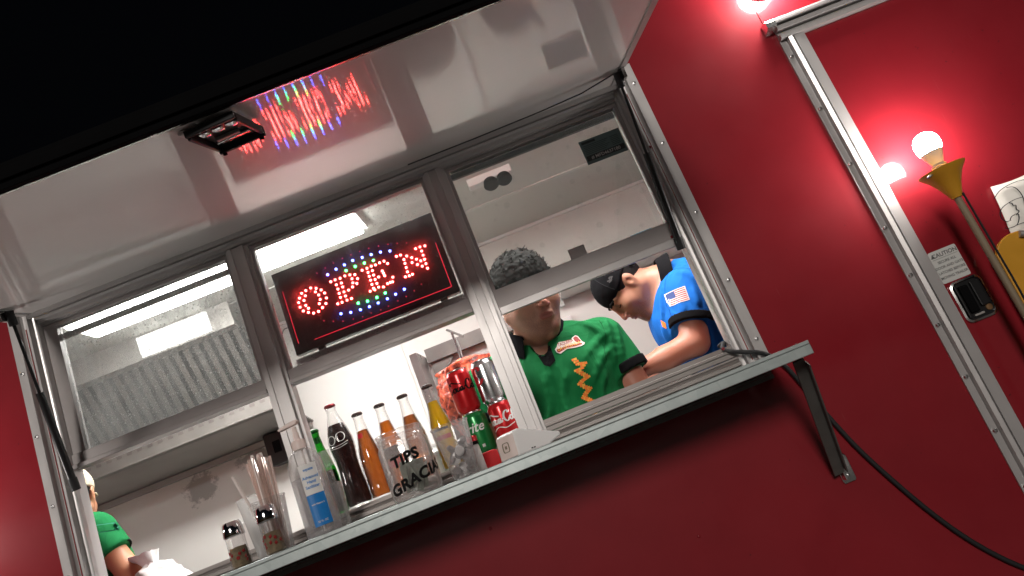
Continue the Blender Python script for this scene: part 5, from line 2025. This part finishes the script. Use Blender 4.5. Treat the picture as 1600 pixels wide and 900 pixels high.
def project_y(shirtVF, pts, off=.0016, Y0=-.5):
    """Drop (x, z) outlines along +y onto a shirt so that prints follow the cloth."""
    V, F = shirtVF
    tree = BVHTree.FromPolygons([Vector(v) for v in V], [tuple(int(i) for i in f) for f in F])
    out = []
    last = .3
    for x, z in pts:
        hit = tree.ray_cast(Vector((x, Y0, z)), Vector((0, 1, 0)))
        if hit[0] is not None:
            last = hit[0].y
        out.append((x, last - off, z))
    return out


def skin_for(name, col, F, base):
    """Skin with beard shadow on the jaw and lip and a ruddier nose and ears (all follow the head)."""
    m, n, l = nmat(name)
    b = n['Principled BSDF']
    b.inputs['Roughness'].default_value = 0.46
    b.inputs['Subsurface Weight'].default_value = 0.10
    b.inputs['Subsurface Radius'].default_value = (0.012, 0.004, 0.002)
    b.inputs['Subsurface Scale'].default_value = 0.5
    tc = n.new('ShaderNodeTexCoord')

    def coord(axis):
        off = n.new('ShaderNodeVectorMath')
        off.operation = 'SUBTRACT'
        off.inputs[1].default_value = tuple(F.O - np.array(base))
        l.new(tc.outputs['Object'], off.inputs[0])
        d = n.new('ShaderNodeVectorMath')
        d.operation = 'DOT_PRODUCT'
        d.inputs[1].default_value = tuple(axis / F.s)
        l.new(off.outputs[0], d.inputs[0])
        return d.outputs['Value']

    def ramp(src, a, b_):
        r = n.new('ShaderNodeMapRange')
        r.interpolation_type = 'SMOOTHSTEP'
        r.inputs['From Min'].default_value = a
        r.inputs['From Max'].default_value = b_
        l.new(src, r.inputs['Value'])
        return r.outputs['Result']

    def mul(a, b_):
        q = n.new('ShaderNodeMath')
        q.operation = 'MULTIPLY'
        l.new(a, q.inputs[0])
        if isinstance(b_, float):
            q.inputs[1].default_value = b_
        else:
            l.new(b_, q.inputs[1])
        return q.outputs[0]
    z, y = coord(F.Z), coord(F.Y)
    t = n.new('ShaderNodeTexNoise')
    t.inputs['Scale'].default_value = 26
    t.inputs['Detail'].default_value = 6
    l.new(tc.outputs['Object'], t.inputs['Vector'])
    t2 = n.new('ShaderNodeTexNoise')
    t2.inputs['Scale'].default_value = 420
    l.new(tc.outputs['Object'], t2.inputs['Vector'])
    base_c = n.new('ShaderNodeMix')
    base_c.data_type = 'RGBA'
    base_c.inputs[6].default_value = (*[c * .80 for c in col], 1)
    base_c.inputs[7].default_value = (col[0] * 1.14, col[1] * 1.12, col[2] * 1.10, 1)
    l.new(t.outputs['Fac'], base_c.inputs[0])
    mask = mul(mul(mul(ramp(z, -.036, -.066), ramp(y, .002, .04)), ramp(z, -.19, -.13)), ramp(t2.outputs['Fac'], .25, .7))
    beard = n.new('ShaderNodeMix')
    beard.data_type = 'RGBA'
    beard.inputs[7].default_value = (col[0] * .40, col[1] * .45, col[2] * .52, 1)
    l.new(mul(mask, .62), beard.inputs[0])
    l.new(base_c.outputs[2], beard.inputs[6])
    rud = n.new('ShaderNodeMix')
    rud.data_type = 'RGBA'
    rud.inputs[7].default_value = (col[0] * 1.15, col[1] * .80, col[2] * .78, 1)
    l.new(mul(ramp(y, .088, .110), .6), rud.inputs[0])
    l.new(beard.outputs[2], rud.inputs[6])
    l.new(rud.outputs[2], b.inputs['Base Color'])
    bp = n.new('ShaderNodeBump')
    bp.inputs['Strength'].default_value = 0.25
    bp.inputs['Distance'].default_value = 0.0012
    l.new(t2.outputs['Fac'], bp.inputs['Height'])
    l.new(bp.outputs['Normal'], b.inputs['Normal'])


# ---------------- cook in the green shirt at the right bay
O = at(824, 463, .300)
HG = Frame(O, (.33, -.92, -.22), (-.05, .10, 1.0), 1.03)
nb_ = np.array([.052, .375, 1.885])
shL, shR = np.array([.250, .365, 1.835]), np.array([-.140, .375, 1.840])
elL, elR = np.array([.290, .345, 1.610]), np.array([-.195, .340, 1.610])
wrL, wrR = np.array([.170, .265, 1.540]), np.array([-.060, .265, 1.530])
torso = [('u', EL((.055, .380, 1.735), (.195, .120, .190)), .0), ('u', EL((.060, .365, 1.520), (.190, .155, .240)), .08), ('u', EL((.06, .38, 1.32), (.18, .13, .16)), .08),
         ('u', RC(shR + (.03, 0, 0), shL - (.03, 0, 0), .054, .054), .05), ('u', RC((.055, .375, 1.90), (.15, .375, 1.868), .050, .045), .04), ('u', RC((.055, .375, 1.90), (-.04, .38, 1.868), .050, .045), .04),
         ('u', EL((.130, .290, 1.760), (.085, .045, .065)), .05), ('u', EL((-.02, .290, 1.760), (.085, .045, .065)), .05)]
neck = [('u', RC(HG(0, -.018, -.055), nb_, .058, .068), .03)]
arms = []
for sh_, el_, wr_ in ((shL, elL, wrL), (shR, elR, wrR)):
    arms += [('u', RC(sh_, el_, .054, .044), .03), ('u', RC(el_, wr_, .044, .029), .025)]
body_ops = head_ops(HG, .006) + neck + [('u', EL(HG(0, .030, -.115), (.045, .045, .03), (HG.X, HG.Y, HG.Z)), .03)] + torso + arms
body_ops += hand_ops(wrL, (-.75, -.45, -.45), (-.3, -.2, -1), .5, 1) + hand_ops(wrR, (.7, -.45, -.5), (.3, -.2, -1), .5, -1)


def lip_test(F):
    return lambda c: (lambda q: (np.abs(q[:, 0]) < .021 * (1 - ((q[:, 2] + .0675) / .012) ** 2 * .5)) & (q[:, 1] > .088) & (q[:, 2] < -.0580) & (q[:, 2] > -.0785))(F.loc(c))


def stubble(F):
    return lambda c: (lambda q: (q[:, 1] > -.01) & (q[:, 2] < -.20))(F.loc(c))


skin_for('skin_green', (0.43, 0.225, 0.150), HG, (.06, .37, .5))
gp, GV, GF = sdf_obj('person', body_ops, .0034, 'skin_green', None, (.06, .37, .5), [('lip', lip_test(HG))])
tag(gp, 'cook in green polo shirt with black collar facing out of the right bay', 'person', 'cooks in the trailer')
inf = .011


def fat(ops, d):
    out = []
    for op, (fn, a, b), k in ops:
        out.append((op, ((lambda P, f_=fn: f_(P) - d), a - d, b + d), k))
    return out


def sleeve(sh_, el_, t, r0, r1):
    d = nv(el_ - sh_)
    e = sh_ + d * t
    return CUT(RC(sh_, sh_ + d * (t + .03), r0, r1), [(e, d)]), e, d


slL, eL, dL = sleeve(shL, elL, .130, .064, .070)
slR, eR, dR = sleeve(shR, elR, .130, .064, .070)
sh_ops = fat(torso, inf) + [('u', slL, .03), ('u', slR, .03), ('n', wrinkle(.004, 13, 4), 0), ('n', wrinkle(.002, 34, 5), 0),
                            ('s', RC(nb_ + (0, -.01, .010), nb_ + (.01, -.06, .12), .066, .080), .01),
                            ('s', EL(nb_ + (.006, -.110, -.005), (.026, .060, .036)), .01)]


def folds(ops, lines, Y, h=.006, r=.0060, k=.013):
    """Raise cloth folds along lines (photo pixels) that lie on the garment grown from ops."""
    VF = grow(ops, h)
    out = []
    for ln in lines:
        q = smooth_path([np.array((*[at(x, y, Y)[i] for i in (0, 2)], 0)) for x, y in ln], 3)
        P = project_y(VF, [(a[0], a[1]) for a in q], -.0015)
        for i in range(len(P) - 1):
            t0, t1 = i / (len(P) - 1), (i + 1) / (len(P) - 1)
            f0, f1 = [r * (.25 + .75 * math.sin(PI * (.08 + .84 * t))) for t in (t0, t1)]
            out.append(('u', RC(P[i], P[i + 1], f0, f1), k))
    return ops + out


sh_ops = folds(sh_ops, [[(950, 520), (935, 530), (915, 560)], [(955, 545), (940, 560), (925, 600)], [(962, 500), (968, 530), (972, 560)], [(948, 500), (955, 530), (960, 565)], [(878, 520), (862, 560), (858, 600)],
                        [(850, 590), (862, 630), (858, 660)], [(885, 585), (880, 620), (888, 650)], [(945, 585), (938, 610), (942, 630)], [(905, 500), (925, 508), (940, 520)]], .28)
gs, SV, SF = sdf_obj('polo_shirt', sh_ops, .0042, 'shirt_green', gp)
for (e, d) in ((eL, dL), (eR, dR)):
    sdf_obj('sleeve_cuff', [('u', CUT(RC(e - d * .04, e + d * .03, .0735, .0725), [(e + d * .001, d), (e - d * .028, -d)]), 0), ('s', RC(e - d * .08, e + d * .08, .060, .060), 0)], .0035, 'black_cloth', gs)


def collar(parent, base, fwd, up, r, h_, name='collar', spread=.6):
    """Turned down polo collar: a band round the neck, open at the front, with two pointed leaves."""
    Fm = Frame(base, fwd, up)
    vs, fs = [], []
    n = 44
    for i in range(n + 1):
        a = math.radians(-150) + math.radians(300) * i / n     # 0 = back
        for j, (rr, zz) in enumerate(((r * .98, h_ * .55), (r * 1.02, h_), (r * 1.10, h_ * .95), (r * 1.30, h_ * .20), (r * 1.42, -h_ * .35))):
            lead = max(0, abs(a) - math.radians(95)) / math.radians(55)
            rr2 = rr * (1 + (.10 if j > 2 else 0) * lead)
            z2 = zz - (.030 * lead * lead) - (.026 * lead * (j > 2)) - .012 * (1 - math.cos(a)) * .5
            vs.append(Fm(rr2 * math.sin(a), -rr2 * math.cos(a) * .92, z2))
    for i in range(n):
        for j in range(4):
            fs.append((i * 5 + j, i * 5 + j + 1, (i + 1) * 5 + j + 1, (i + 1) * 5 + j))
    o = MB().add(vs, fs).build(name, 'black_cloth', parent, True, auto=180)
    md = o.modifiers.new('solid', 'SOLIDIFY')
    md.thickness = .003
    sb_ = o.modifiers.new('sub', 'SUBSURF')
    sb_.levels = 1
    sb_.render_levels = 1
    return o


collar(gs, nb_ + (.004, -.014, .046), (.10, -1, -.05), (.04, -.24, 1), .0800, .034)
# black placket below the collar
pk = [(.036, 1.866), (.084, 1.866), (.082, 1.812), (.060, 1.800), (.046, 1.812)]
v, f = subdiv2d(pk, [tuple(range(5))], .008)
MB().add(project_y((SV, SF), v, .003), f).build('placket', 'black_cloth', gs)
# chest emblem and zigzag print


def decal(parent, name, mat, V2, F2, off, cell=.006):
    v, f = subdiv2d(V2, F2, cell)
    return MB().add(project_y((SV, SF), v, off), f).build(name, mat, parent)


def gx(px, py, Y=.25):
    q = at(px, py, Y)
    return (q[0], q[2])


out = [(870, 541), (871, 536), (873, 533), (893, 529), (894, 525), (899, 521), (903, 522), (910, 532), (914, 534), (913, 537), (909, 540), (899, 543), (886, 545), (876, 553), (870, 551), (867, 546)]
decal(gs, 'chest_emblem', 'logo_white', [gx(*p) for p in out], [tuple(range(len(out)))], .0030)
for poly, mt_ in (([(869.5, 546), (881, 541.5), (897, 537), (909, 534.5), (910, 537), (899, 541), (886, 543.5), (874, 551), (871, 550)], 'logo_red'), ([(895.5, 526), (899, 522.5), (902.5, 523.5), (908.5, 531.5), (902, 534), (898, 531)], 'logo_red')):
    decal(gs, 'emblem_panel', mt_, [gx(*p) for p in poly], [tuple(range(len(poly)))], .0038)


def word_between(t, p0, p1, hgt, mt_, off):
    a, b = np.array(gx(*p0)), np.array(gx(*p1))
    v, f = text_geo(t, 1.0, .012)
    wd = max(q[0] for q in v) - min(q[0] for q in v)
    ux = (b - a) / wd
    uy = np.array([-(b - a)[1], (b - a)[0]]) / np.linalg.norm(b - a) * hgt
    decal(gs, 'lettering', mt_, [tuple(a + ux * (x + wd / 2) + uy * y) for x, y in v], f, off, .02)


word_between('TAQUERIA', (872.5, 541.2), (896.5, 531.8), .0155, 'logo_red', .0042)
word_between('LA LEYENDA', (872.5, 548.2), (908, 535.5), .0150, 'logo_yellow', .0050)
zz = [(897, 563), (903, 570), (913, 569), (908, 577), (901, 580), (911, 586), (918, 590), (910, 596), (906, 601), (914, 606), (921, 608), (915, 616), (912, 622), (921, 626), (929, 630), (927, 640), (930, 652), (924, 662)]
zp = []
for i in range(len(zz) - 1):
    a, b = np.array(zz[i], float), np.array(zz[i + 1], float)
    L_ = max(2, int(np.linalg.norm(b - a) / 3.2))
    zp += [a + (b - a) * k / L_ for k in range(L_)]
for tone in range(2):
    V2, F2 = [], []
    for i, q in enumerate(zp):
        for dx in (-2.2, 0, 2.2):
            if (i + int(dx > 0) + int(dx != 0)) % 2 != tone:
                continue
            c = gx(q[0] + dx, q[1] - dx * .38)
            o_ = len(V2)
            V2 += [(c[0] - .0034, c[1] - .0034), (c[0] + .0034, c[1] - .0034), (c[0] + .0034, c[1] + .0034), (c[0] - .0034, c[1] + .0034)]
            F2.append((o_, o_ + 1, o_ + 2, o_ + 3))
    MB().add(project_y((SV, SF), V2, .0026 + .0006 * tone), F2).build('zigzag_print', 'logo_orange' if tone else 'logo_yellow', gs)
def seam(parent, VF, pts, r=.0011, mat='black_cloth', name='seam'):
    q = smooth_path([np.array((x, 0, z)) for x, z in pts], 6)
    P = project_y(VF, [(a[0], a[2]) for a in q], .0004)
    MB().tube(P, r, 5).build(name, mat, parent, True)


cloth_mat('seam_green', (0.003, 0.085, 0.024), 2.0)
cloth_mat('seam_blue', (0.005, 0.075, 0.30), 2.0)
seam(gs, (SV, SF), [gx(*p) for p in ((938, 494), (944, 507), (948, 525), (945, 545), (948, 562))], mat='seam_green')
# hair: curly shell and loose curls
hr_ops = [('u', HG.el((0, -.020, .046), (.086, .106, .094)), 0), ('i', (PLANE(HG(0, .055, .040), -HG.Z * .8 + HG.Y * .60)[0], None, None), 0), ('n', wrinkle(.016, 90, 8), 0), ('n', wrinkle(.010, 190, 9), 0)]
hro, HV, HF = sdf_obj('hair', hr_ops, .0042, 'hair', gp)
m = MB()
rs = np.random.RandomState(5)
for k in range(620):
    v_ = rs.normal(size=3)
    v_ = nv(v_)
    if v_[2] < .05 or (v_[1] > .55 and v_[2] < .35):
        continue
    p = np.array([v_[0] * .084, -.020 + v_[1] * .104, .046 + v_[2] * .092])
    t1, t2 = nv(np.cross(v_, rs.normal(size=3))), None
    t2 = np.cross(v_, t1)
    L_ = rs.uniform(.006, .017) * (1.9 if rs.rand() < .05 else 1)
    cr_r = rs.uniform(.003, .006)
    pts = []
    for i in range(5):
        a = i * 1.3
        q = p + v_ * L_ * i / 4 + (t1 * math.cos(a) + t2 * math.sin(a)) * cr_r
        pts.append(HG(*q))
    m.tube(pts, [.0020, .0022, .0020, .0015, .0006], 5)
m.build('curls', 'hair', hro, True)
for s in (-1, 1):
    m = MB()
    m.tube([HG(s * .012, .094, .029), HG(s * .030, .090, .034), HG(s * .050, .074, .030)], [.0045, .0058, .0025], 8)
    m.build('eyebrow', 'hair', gp, True)
    m = MB().lathe([(0, -.0085), (.006, -.006), (.0085, 0), (.006, .006), (0, .0085)], HG(s * .032, .0795, .004), 14)
    m.build('eye', 'print_white', gp, True)
    MB().lathe([(.0042, 0), (.003, .001), (0, .0012)], HG(s * .032, .0878, .003), 12, axis=HG.Y - HG.Z * .15).build('iris', 'print_black', gp, True)
trousers(gp, (.06, .38, 1.30), .5)

# ---------------- cook in the blue shirt, bent over the counter
ear = at(987, 441, .545)
fwd_b, up_b = np.array([-.66, -.08, -.75]), np.array([-.75, 0, .66])
HB = Frame(ear, fwd_b, up_b, .90)
HB.O = np.array([ear[0], .625, ear[2]]) + HB.Y * .010 + HB.Z * .012
nbB = at(1050, 436, .62)
shN, shF = at(1074, 452, .505), at(1070, 446, .78)
hip = np.array([.780, .66, 1.40])
chest = at(1088, 497, .63)
elN = at(1086, 534, .470)
wrN = at(1001, 576, .440)
elF = at(1060, 560, .78)
wrF = at(1015, 592, .60)
torsoB = [('u', RC(nbB + (.05, 0, -.07), chest, .085, .125), 0), ('u', RC(chest, hip, .135, .150), .06), ('u', RC(shN + (.005, .03, 0), shF - (0, .03, 0), .054, .054), .05), ('u', EL(chest + (0, 0, .03), (.115, .150, .14)), .06),
          ('u', RC(nbB + (.01, 0, -.01), nbB + (.05, 0, -.03), .055, .07), .04)]
armsB = [('u', RC(shN, elN, .054, .044), .03), ('u', RC(elN, at(1040, 560, .455), .043, .038), .02), ('u', RC(at(1040, 560, .455), wrN, .037, .029), .02), ('u', RC(shF, elF, .054, .044), .03), ('u', RC(elF, wrF, .042, .029), .02)]
ob = head_ops(HB) + [('u', RC(HB(0, -.030, -.050), nbB, .056, .064), .03), ('u', RC(HB(0, -.005, -.060), nbB + (.0, 0, -.02), .034, .050), .02)] + torsoB + armsB
ob += hand_ops(wrN, (-.93, -.05, -.36), (-.3, 0, -1), .55, 1) + hand_ops(wrF, (-.9, -.25, -.3), (-.3, -.2, -1), .5, -1)
skin_for('skin_blue', (0.42, 0.210, 0.135), HB, (.66, .63, .5))
bp_, BV, BF = sdf_obj('person', ob, .0034, 'skin_blue', None, (.66, .63, .5), [('lip', lip_test(HB))])
tag(bp_, 'cook in bright blue polo shirt and backwards black cap bending over', 'person', 'cooks in the trailer')
slN, eN, dN = sleeve(shN, elN, .126, .062, .066)
slF, eF, dF = sleeve(shF, elF, .126, .062, .066)
sB = fat(torsoB, .011) + [('u', slN, .03), ('u', slF, .03), ('n', wrinkle(.005, 15, 14), 0), ('n', wrinkle(.002, 36, 15), 0), ('s', RC(nbB + (HB(0, -.03, -.05) - nbB) * .45, HB(0, -.01, 0), .064, .085), .008)]
sB = folds(sB, [[(1048, 470), (1050, 484), (1053, 496)], [(1060, 474), (1064, 484), (1067, 491)], [(1078, 455), (1084, 468), (1088, 480)], [(1040, 440), (1038, 465), (1040, 490)], [(1100, 500), (1112, 520), (1118, 545)],
                [(1105, 470), (1116, 495), (1126, 520)], [(1040, 505), (1048, 522), (1056, 532)], [(1058, 425), (1075, 432), (1092, 445)]], .47)
bs, SVB, SFB = sdf_obj('polo_shirt', sB, .0042, 'shirt_blue', bp_)
for (e, d) in ((eN, dN), (eF, dF)):
    sdf_obj('sleeve_cuff', [('u', CUT(RC(e - d * .04, e + d * .03, .0765, .0745), [(e + d * .001, d), (e - d * .024, -d)]), 0), ('s', RC(e - d * .08, e + d * .08, .058, .058), 0)], .0035, 'black_cloth', bs)
axB = nv(HB(0, -.03, -.05) - nbB)
collar(bs, nbB + axB * .022, (-.30, 0, -1.0), axB, .0740, .034)
# stripes and stars patch on the near sleeve


def decalB(name, mat, pts, faces, off, cell=.006, parent=None):
    v, f = subdiv2d(pts, faces, cell)
    MB().add(project_y((SVB, SFB), v, off), f).build(name, mat, parent or bs)


def fx(u, v_):
    p = np.array((1043, 455)) + u * (np.array((1069, 448.5)) - np.array((1043, 455))) + v_ * (np.array((1049, 475)) - np.array((1043, 455)))
    q = at(p[0], p[1], .44)
    return (q[0], q[2])


def quad(u0, v0, u1, v1):
    return [fx(u0, v0), fx(u1, v0), fx(u1, v1), fx(u0, v1)]


decalB('flag_patch', 'logo_white', quad(-.05, -.06, 1.05, 1.06), [(0, 1, 2, 3)], .0016)
for k in range(7):
    decalB('flag_stripe', 'flag_red', quad(.40 if k < 4 else 0, k / 6.5, 1, (k + .5) / 6.5), [(0, 1, 2, 3)], .0024)
decalB('flag_canton', 'flag_blue', quad(0, 0, .42, .54), [(0, 1, 2, 3)], .0030)
seam(bs, (SVB, SFB), [tuple(at(*q, .5)[[0, 2]]) for q in ((1050, 418), (1040, 440), (1040, 470), (1047, 500), (1052, 512))], mat='seam_blue')
seam(bs, (SVB, SFB), [tuple(at(*q, .5)[[0, 2]]) for q in ((1048, 420), (1065, 420), (1085, 428))], mat='seam_blue')
lg = [(1034, 497), (1041, 503), (1043, 512), (1037, 508)]
decalB('chest_emblem', 'logo_orange', [tuple(at(*p, .5)[[0, 2]]) for p in lg], [(0, 1, 2, 3)], .002)
# cap worn backwards
cp_ops = [('u', HB.el((0, -.014, .046), (.087, .107, .092)), 0), ('i', (PLANE(HB(0, 0, .030), -HB.Z * 1 + HB.Y * -.10)[0], None, None), 0), ('n', wrinkle(.006, 40, 3), 0)]
cpo, CV, CF = sdf_obj('cap', cp_ops, .0042, 'black_cloth', bp_)


def brim(F, sgn, parent, mat):
    vs, fs = [], []
    n, k = 16, 6
    for i in range(n + 1):
        u = -1 + 2 * i / n
        for j in range(k + 1):
            t = j / k
            r0 = sgn * .095 * math.sqrt(max(0, 1 - (u * .80) ** 2))
            L_ = .072 * math.sqrt(max(0.02, 1 - abs(u) ** 2.6))
            vs.append(F(.080 * u * .95, -.012 + r0 + sgn * L_ * t, .036 - .020 * u * u - .004 * t))
    for i in range(n):
        for j in range(k):
            a = i * (k + 1) + j
            fs.append((a, a + k + 1, a + k + 2, a + 1))
    o = MB().add(vs, fs).build('brim', mat, parent, True, auto=180)
    md = o.modifiers.new('solid', 'SOLIDIFY')
    md.thickness = .004
    return o


brim(HB, -1, cpo, 'black_cloth')
pmat('cap_stitch', (0.022, 0.022, 0.024), rough=0.9, spec=0.1)
pmat('cap_logo', (0.06, 0.06, 0.06), rough=0.9, spec=0.1)
for az in range(0, 360, 60):
    a = math.radians(az + 30)
    pts = [HB(.0885 * math.cos(a) * math.cos(e), -.014 + .1085 * math.sin(a) * math.cos(e), .046 + .0935 * math.sin(e)) for e in np.linspace(-.1, 1.5, 10)]
    MB().tube(pts, .0012, 5).build('cap_seam', 'cap_stitch', cpo, True)
MB().lathe([(.006, 0), (.005, .003), (0, .004)], HB(0, -.014, .137), 12, axis=HB.Z).build('cap_button', 'cap_stitch', cpo, True)
sgn = 1 if HB.X[1] < 0 else -1
lgv, lgf = ribbon([[(-.014, -.006), (-.004, .006), (.002, -.002), (.012, .008)], [(-.012, .002), (.0, -.006), (.014, .0)]], .005)
MB().add([tuple(HB(sgn * (.0895 - (q[0] ** 2) * 4), .012 + q[0], .066 + q[1])) for q in lgv], lgf).build('cap_logo', 'cap_logo', cpo)
MB().tube([HB(.0, -.10, .033), HB(.055, -.085, .033), HB(.084, -.03, .032), HB(.088, 0, .032)], .0045, 6).build('strap', 'black_cloth', cpo, True)
hrB = [('u', HB.el((0, -.018, .030), (.0795, .1005, .090)), 0), ('i', (PLANE(HB(0, -.035, -.030), -HB.Z * .85 + HB.Y * .12)[0], None, None), 0), ('i', (PLANE(HB(0, .038, 0), HB.Y)[0], None, None), 0),
       ('s', HB.el((-.084, -.005, -.010), (.02, .020, .032)), .004), ('s', HB.el((.084, -.005, -.010), (.02, .020, .032)), .004), ('n', wrinkle(.004, 160, 6), 0)]
sdf_obj('hair', hrB, .0035, 'hair', bp_)
for s in (-1, 1):
    MB().tube([HB(s * .012, .093, .027), HB(s * .030, .089, .032), HB(s * .050, .073, .028)], [.0045, .0058, .0025], 8).build('eyebrow', 'hair', bp_, True)
    MB().tube([HB(s * .018, .0845, -.001), HB(s * .032, .0865, -.004), HB(s * .046, .0795, -.001)], [.0010, .0015, .0010], 6).build('eyelash', 'hair', bp_, True)
trousers(bp_, (.80, .66, 1.36), .5)

# ---------------- cook at the far left, mostly behind the window jamb
HO = at(112, 784, .95)
HL = Frame(HO, (-.25, .95, -.10), (0, .05, 1), 1.0)
nbl = np.array([HO[0] - .01, .955, HO[2] - .165])
s1, s2 = at(150, 832, .90), np.array([HO[0] - .20, 1.02, HO[2] - .20])
e1 = at(203, 893, .88)
w1 = at(262, 905, .98)
e2 = np.array([HO[0] - .26, .98, HO[2] - .42])
w2 = np.array([HO[0] - .10, .90, HO[2] - .48])
tl = [('u', EL((HO[0] - .03, .97, HO[2] - .31), (.185, .12, .19)), 0), ('u', EL((HO[0] - .03, .97, HO[2] - .55), (.175, .13, .22)), .08), ('u', RC(s1 - (.02, 0, 0), s2 + (.03, 0, 0), .06, .06), .05), ('u', RC(nbl, nbl + (0, 0, -.05), .05, .08), .04)]
al = [('u', RC(s1, e1, .052, .043), .03), ('u', RC(e1, w1, .043, .028), .02), ('u', RC(s2, e2, .052, .043), .03), ('u', RC(e2, w2, .043, .028), .02)]
ol = head_ops(HL) + [('u', RC(HL(0, -.018, -.055), nbl, .055, .062), .03)] + tl + al + hand_ops(w1, (.9, .3, -.3), (0, -.2, -1), .5, 1) + hand_ops(w2, (.8, -.4, -.3), (.2, -.2, -1), .5, -1)
lp, LV, LF = sdf_obj('person', ol, .0050, 'skin', None, (HO[0], .96, .5))
tag(lp, 'cook in green shirt and beige cap mostly hidden behind the left jamb', 'person', 'cooks in the trailer')
sll, el_, dl_ = sleeve(s1, e1, .118, .070, .068)
sl2, e2_, d2_ = sleeve(s2, e2, .118, .070, .068)
ls, SVL, SFL = sdf_obj('polo_shirt', fat(tl, .011) + [('u', sll, .03), ('u', sl2, .03), ('n', wrinkle(.010, 18, 24), 0), ('s', RC(nbl, nbl + (0, 0, .12), .060, .07), .01)], .005, 'shirt_green', lp)
for (e, d) in ((el_, dl_), (e2_, d2_)):
    sdf_obj('sleeve_cuff', [('u', CUT(RC(e - d * .04, e + d * .03, .0690, .0680), [(e + d * .001, d), (e - d * .022, -d)]), 0), ('s', RC(e - d * .08, e + d * .08, .058, .058), 0)], .0035, 'black_cloth', ls)
collar(ls, nbl + (0, 0, .030), (-.25, .95, -.1), (0, 0, 1), .066, .030)


def fxl(u, v_):
    p = np.array((165, 818)) + u * np.array((16, -2)) + v_ * np.array((6, 12))
    q = at(p[0], p[1], .84)
    return (q[0], q[2])


for k, mt_ in enumerate(('flag_green', 'print_white', 'flag_red')):
    pts = [fxl(k / 3, 0), fxl((k + 1) / 3, 0), fxl((k + 1) / 3, 1), fxl(k / 3, 1)]
    v, f = subdiv2d(pts, [(0, 1, 2, 3)], .006)
    MB().add(project_y((SVL, SFL), v, .002), f).build('flag_band', mt_, ls)
cl_ops = [('u', HL.el((0, -.014, .046), (.087, .107, .090)), 0), ('i', (PLANE(HL(0, 0, .028), -HL.Z)[0], None, None), 0)]
cpl, _, _ = sdf_obj('cap', cl_ops, .0045, 'beige_cloth', lp)
brim(HL, 1, cpl, 'beige_cloth')
sdf_obj('hair', [('u', HL.el((0, -.020, .026), (.0795, .1000, .090)), 0), ('i', (PLANE(HL(0, -.035, -.025), -HL.Z)[0], None, None), 0), ('i', (PLANE(HL(0, .030, 0), HL.Y)[0], None, None), 0)], .0045, 'hair', lp)
trousers(lp, (HO[0] - .03, .97, 1.30), .5)
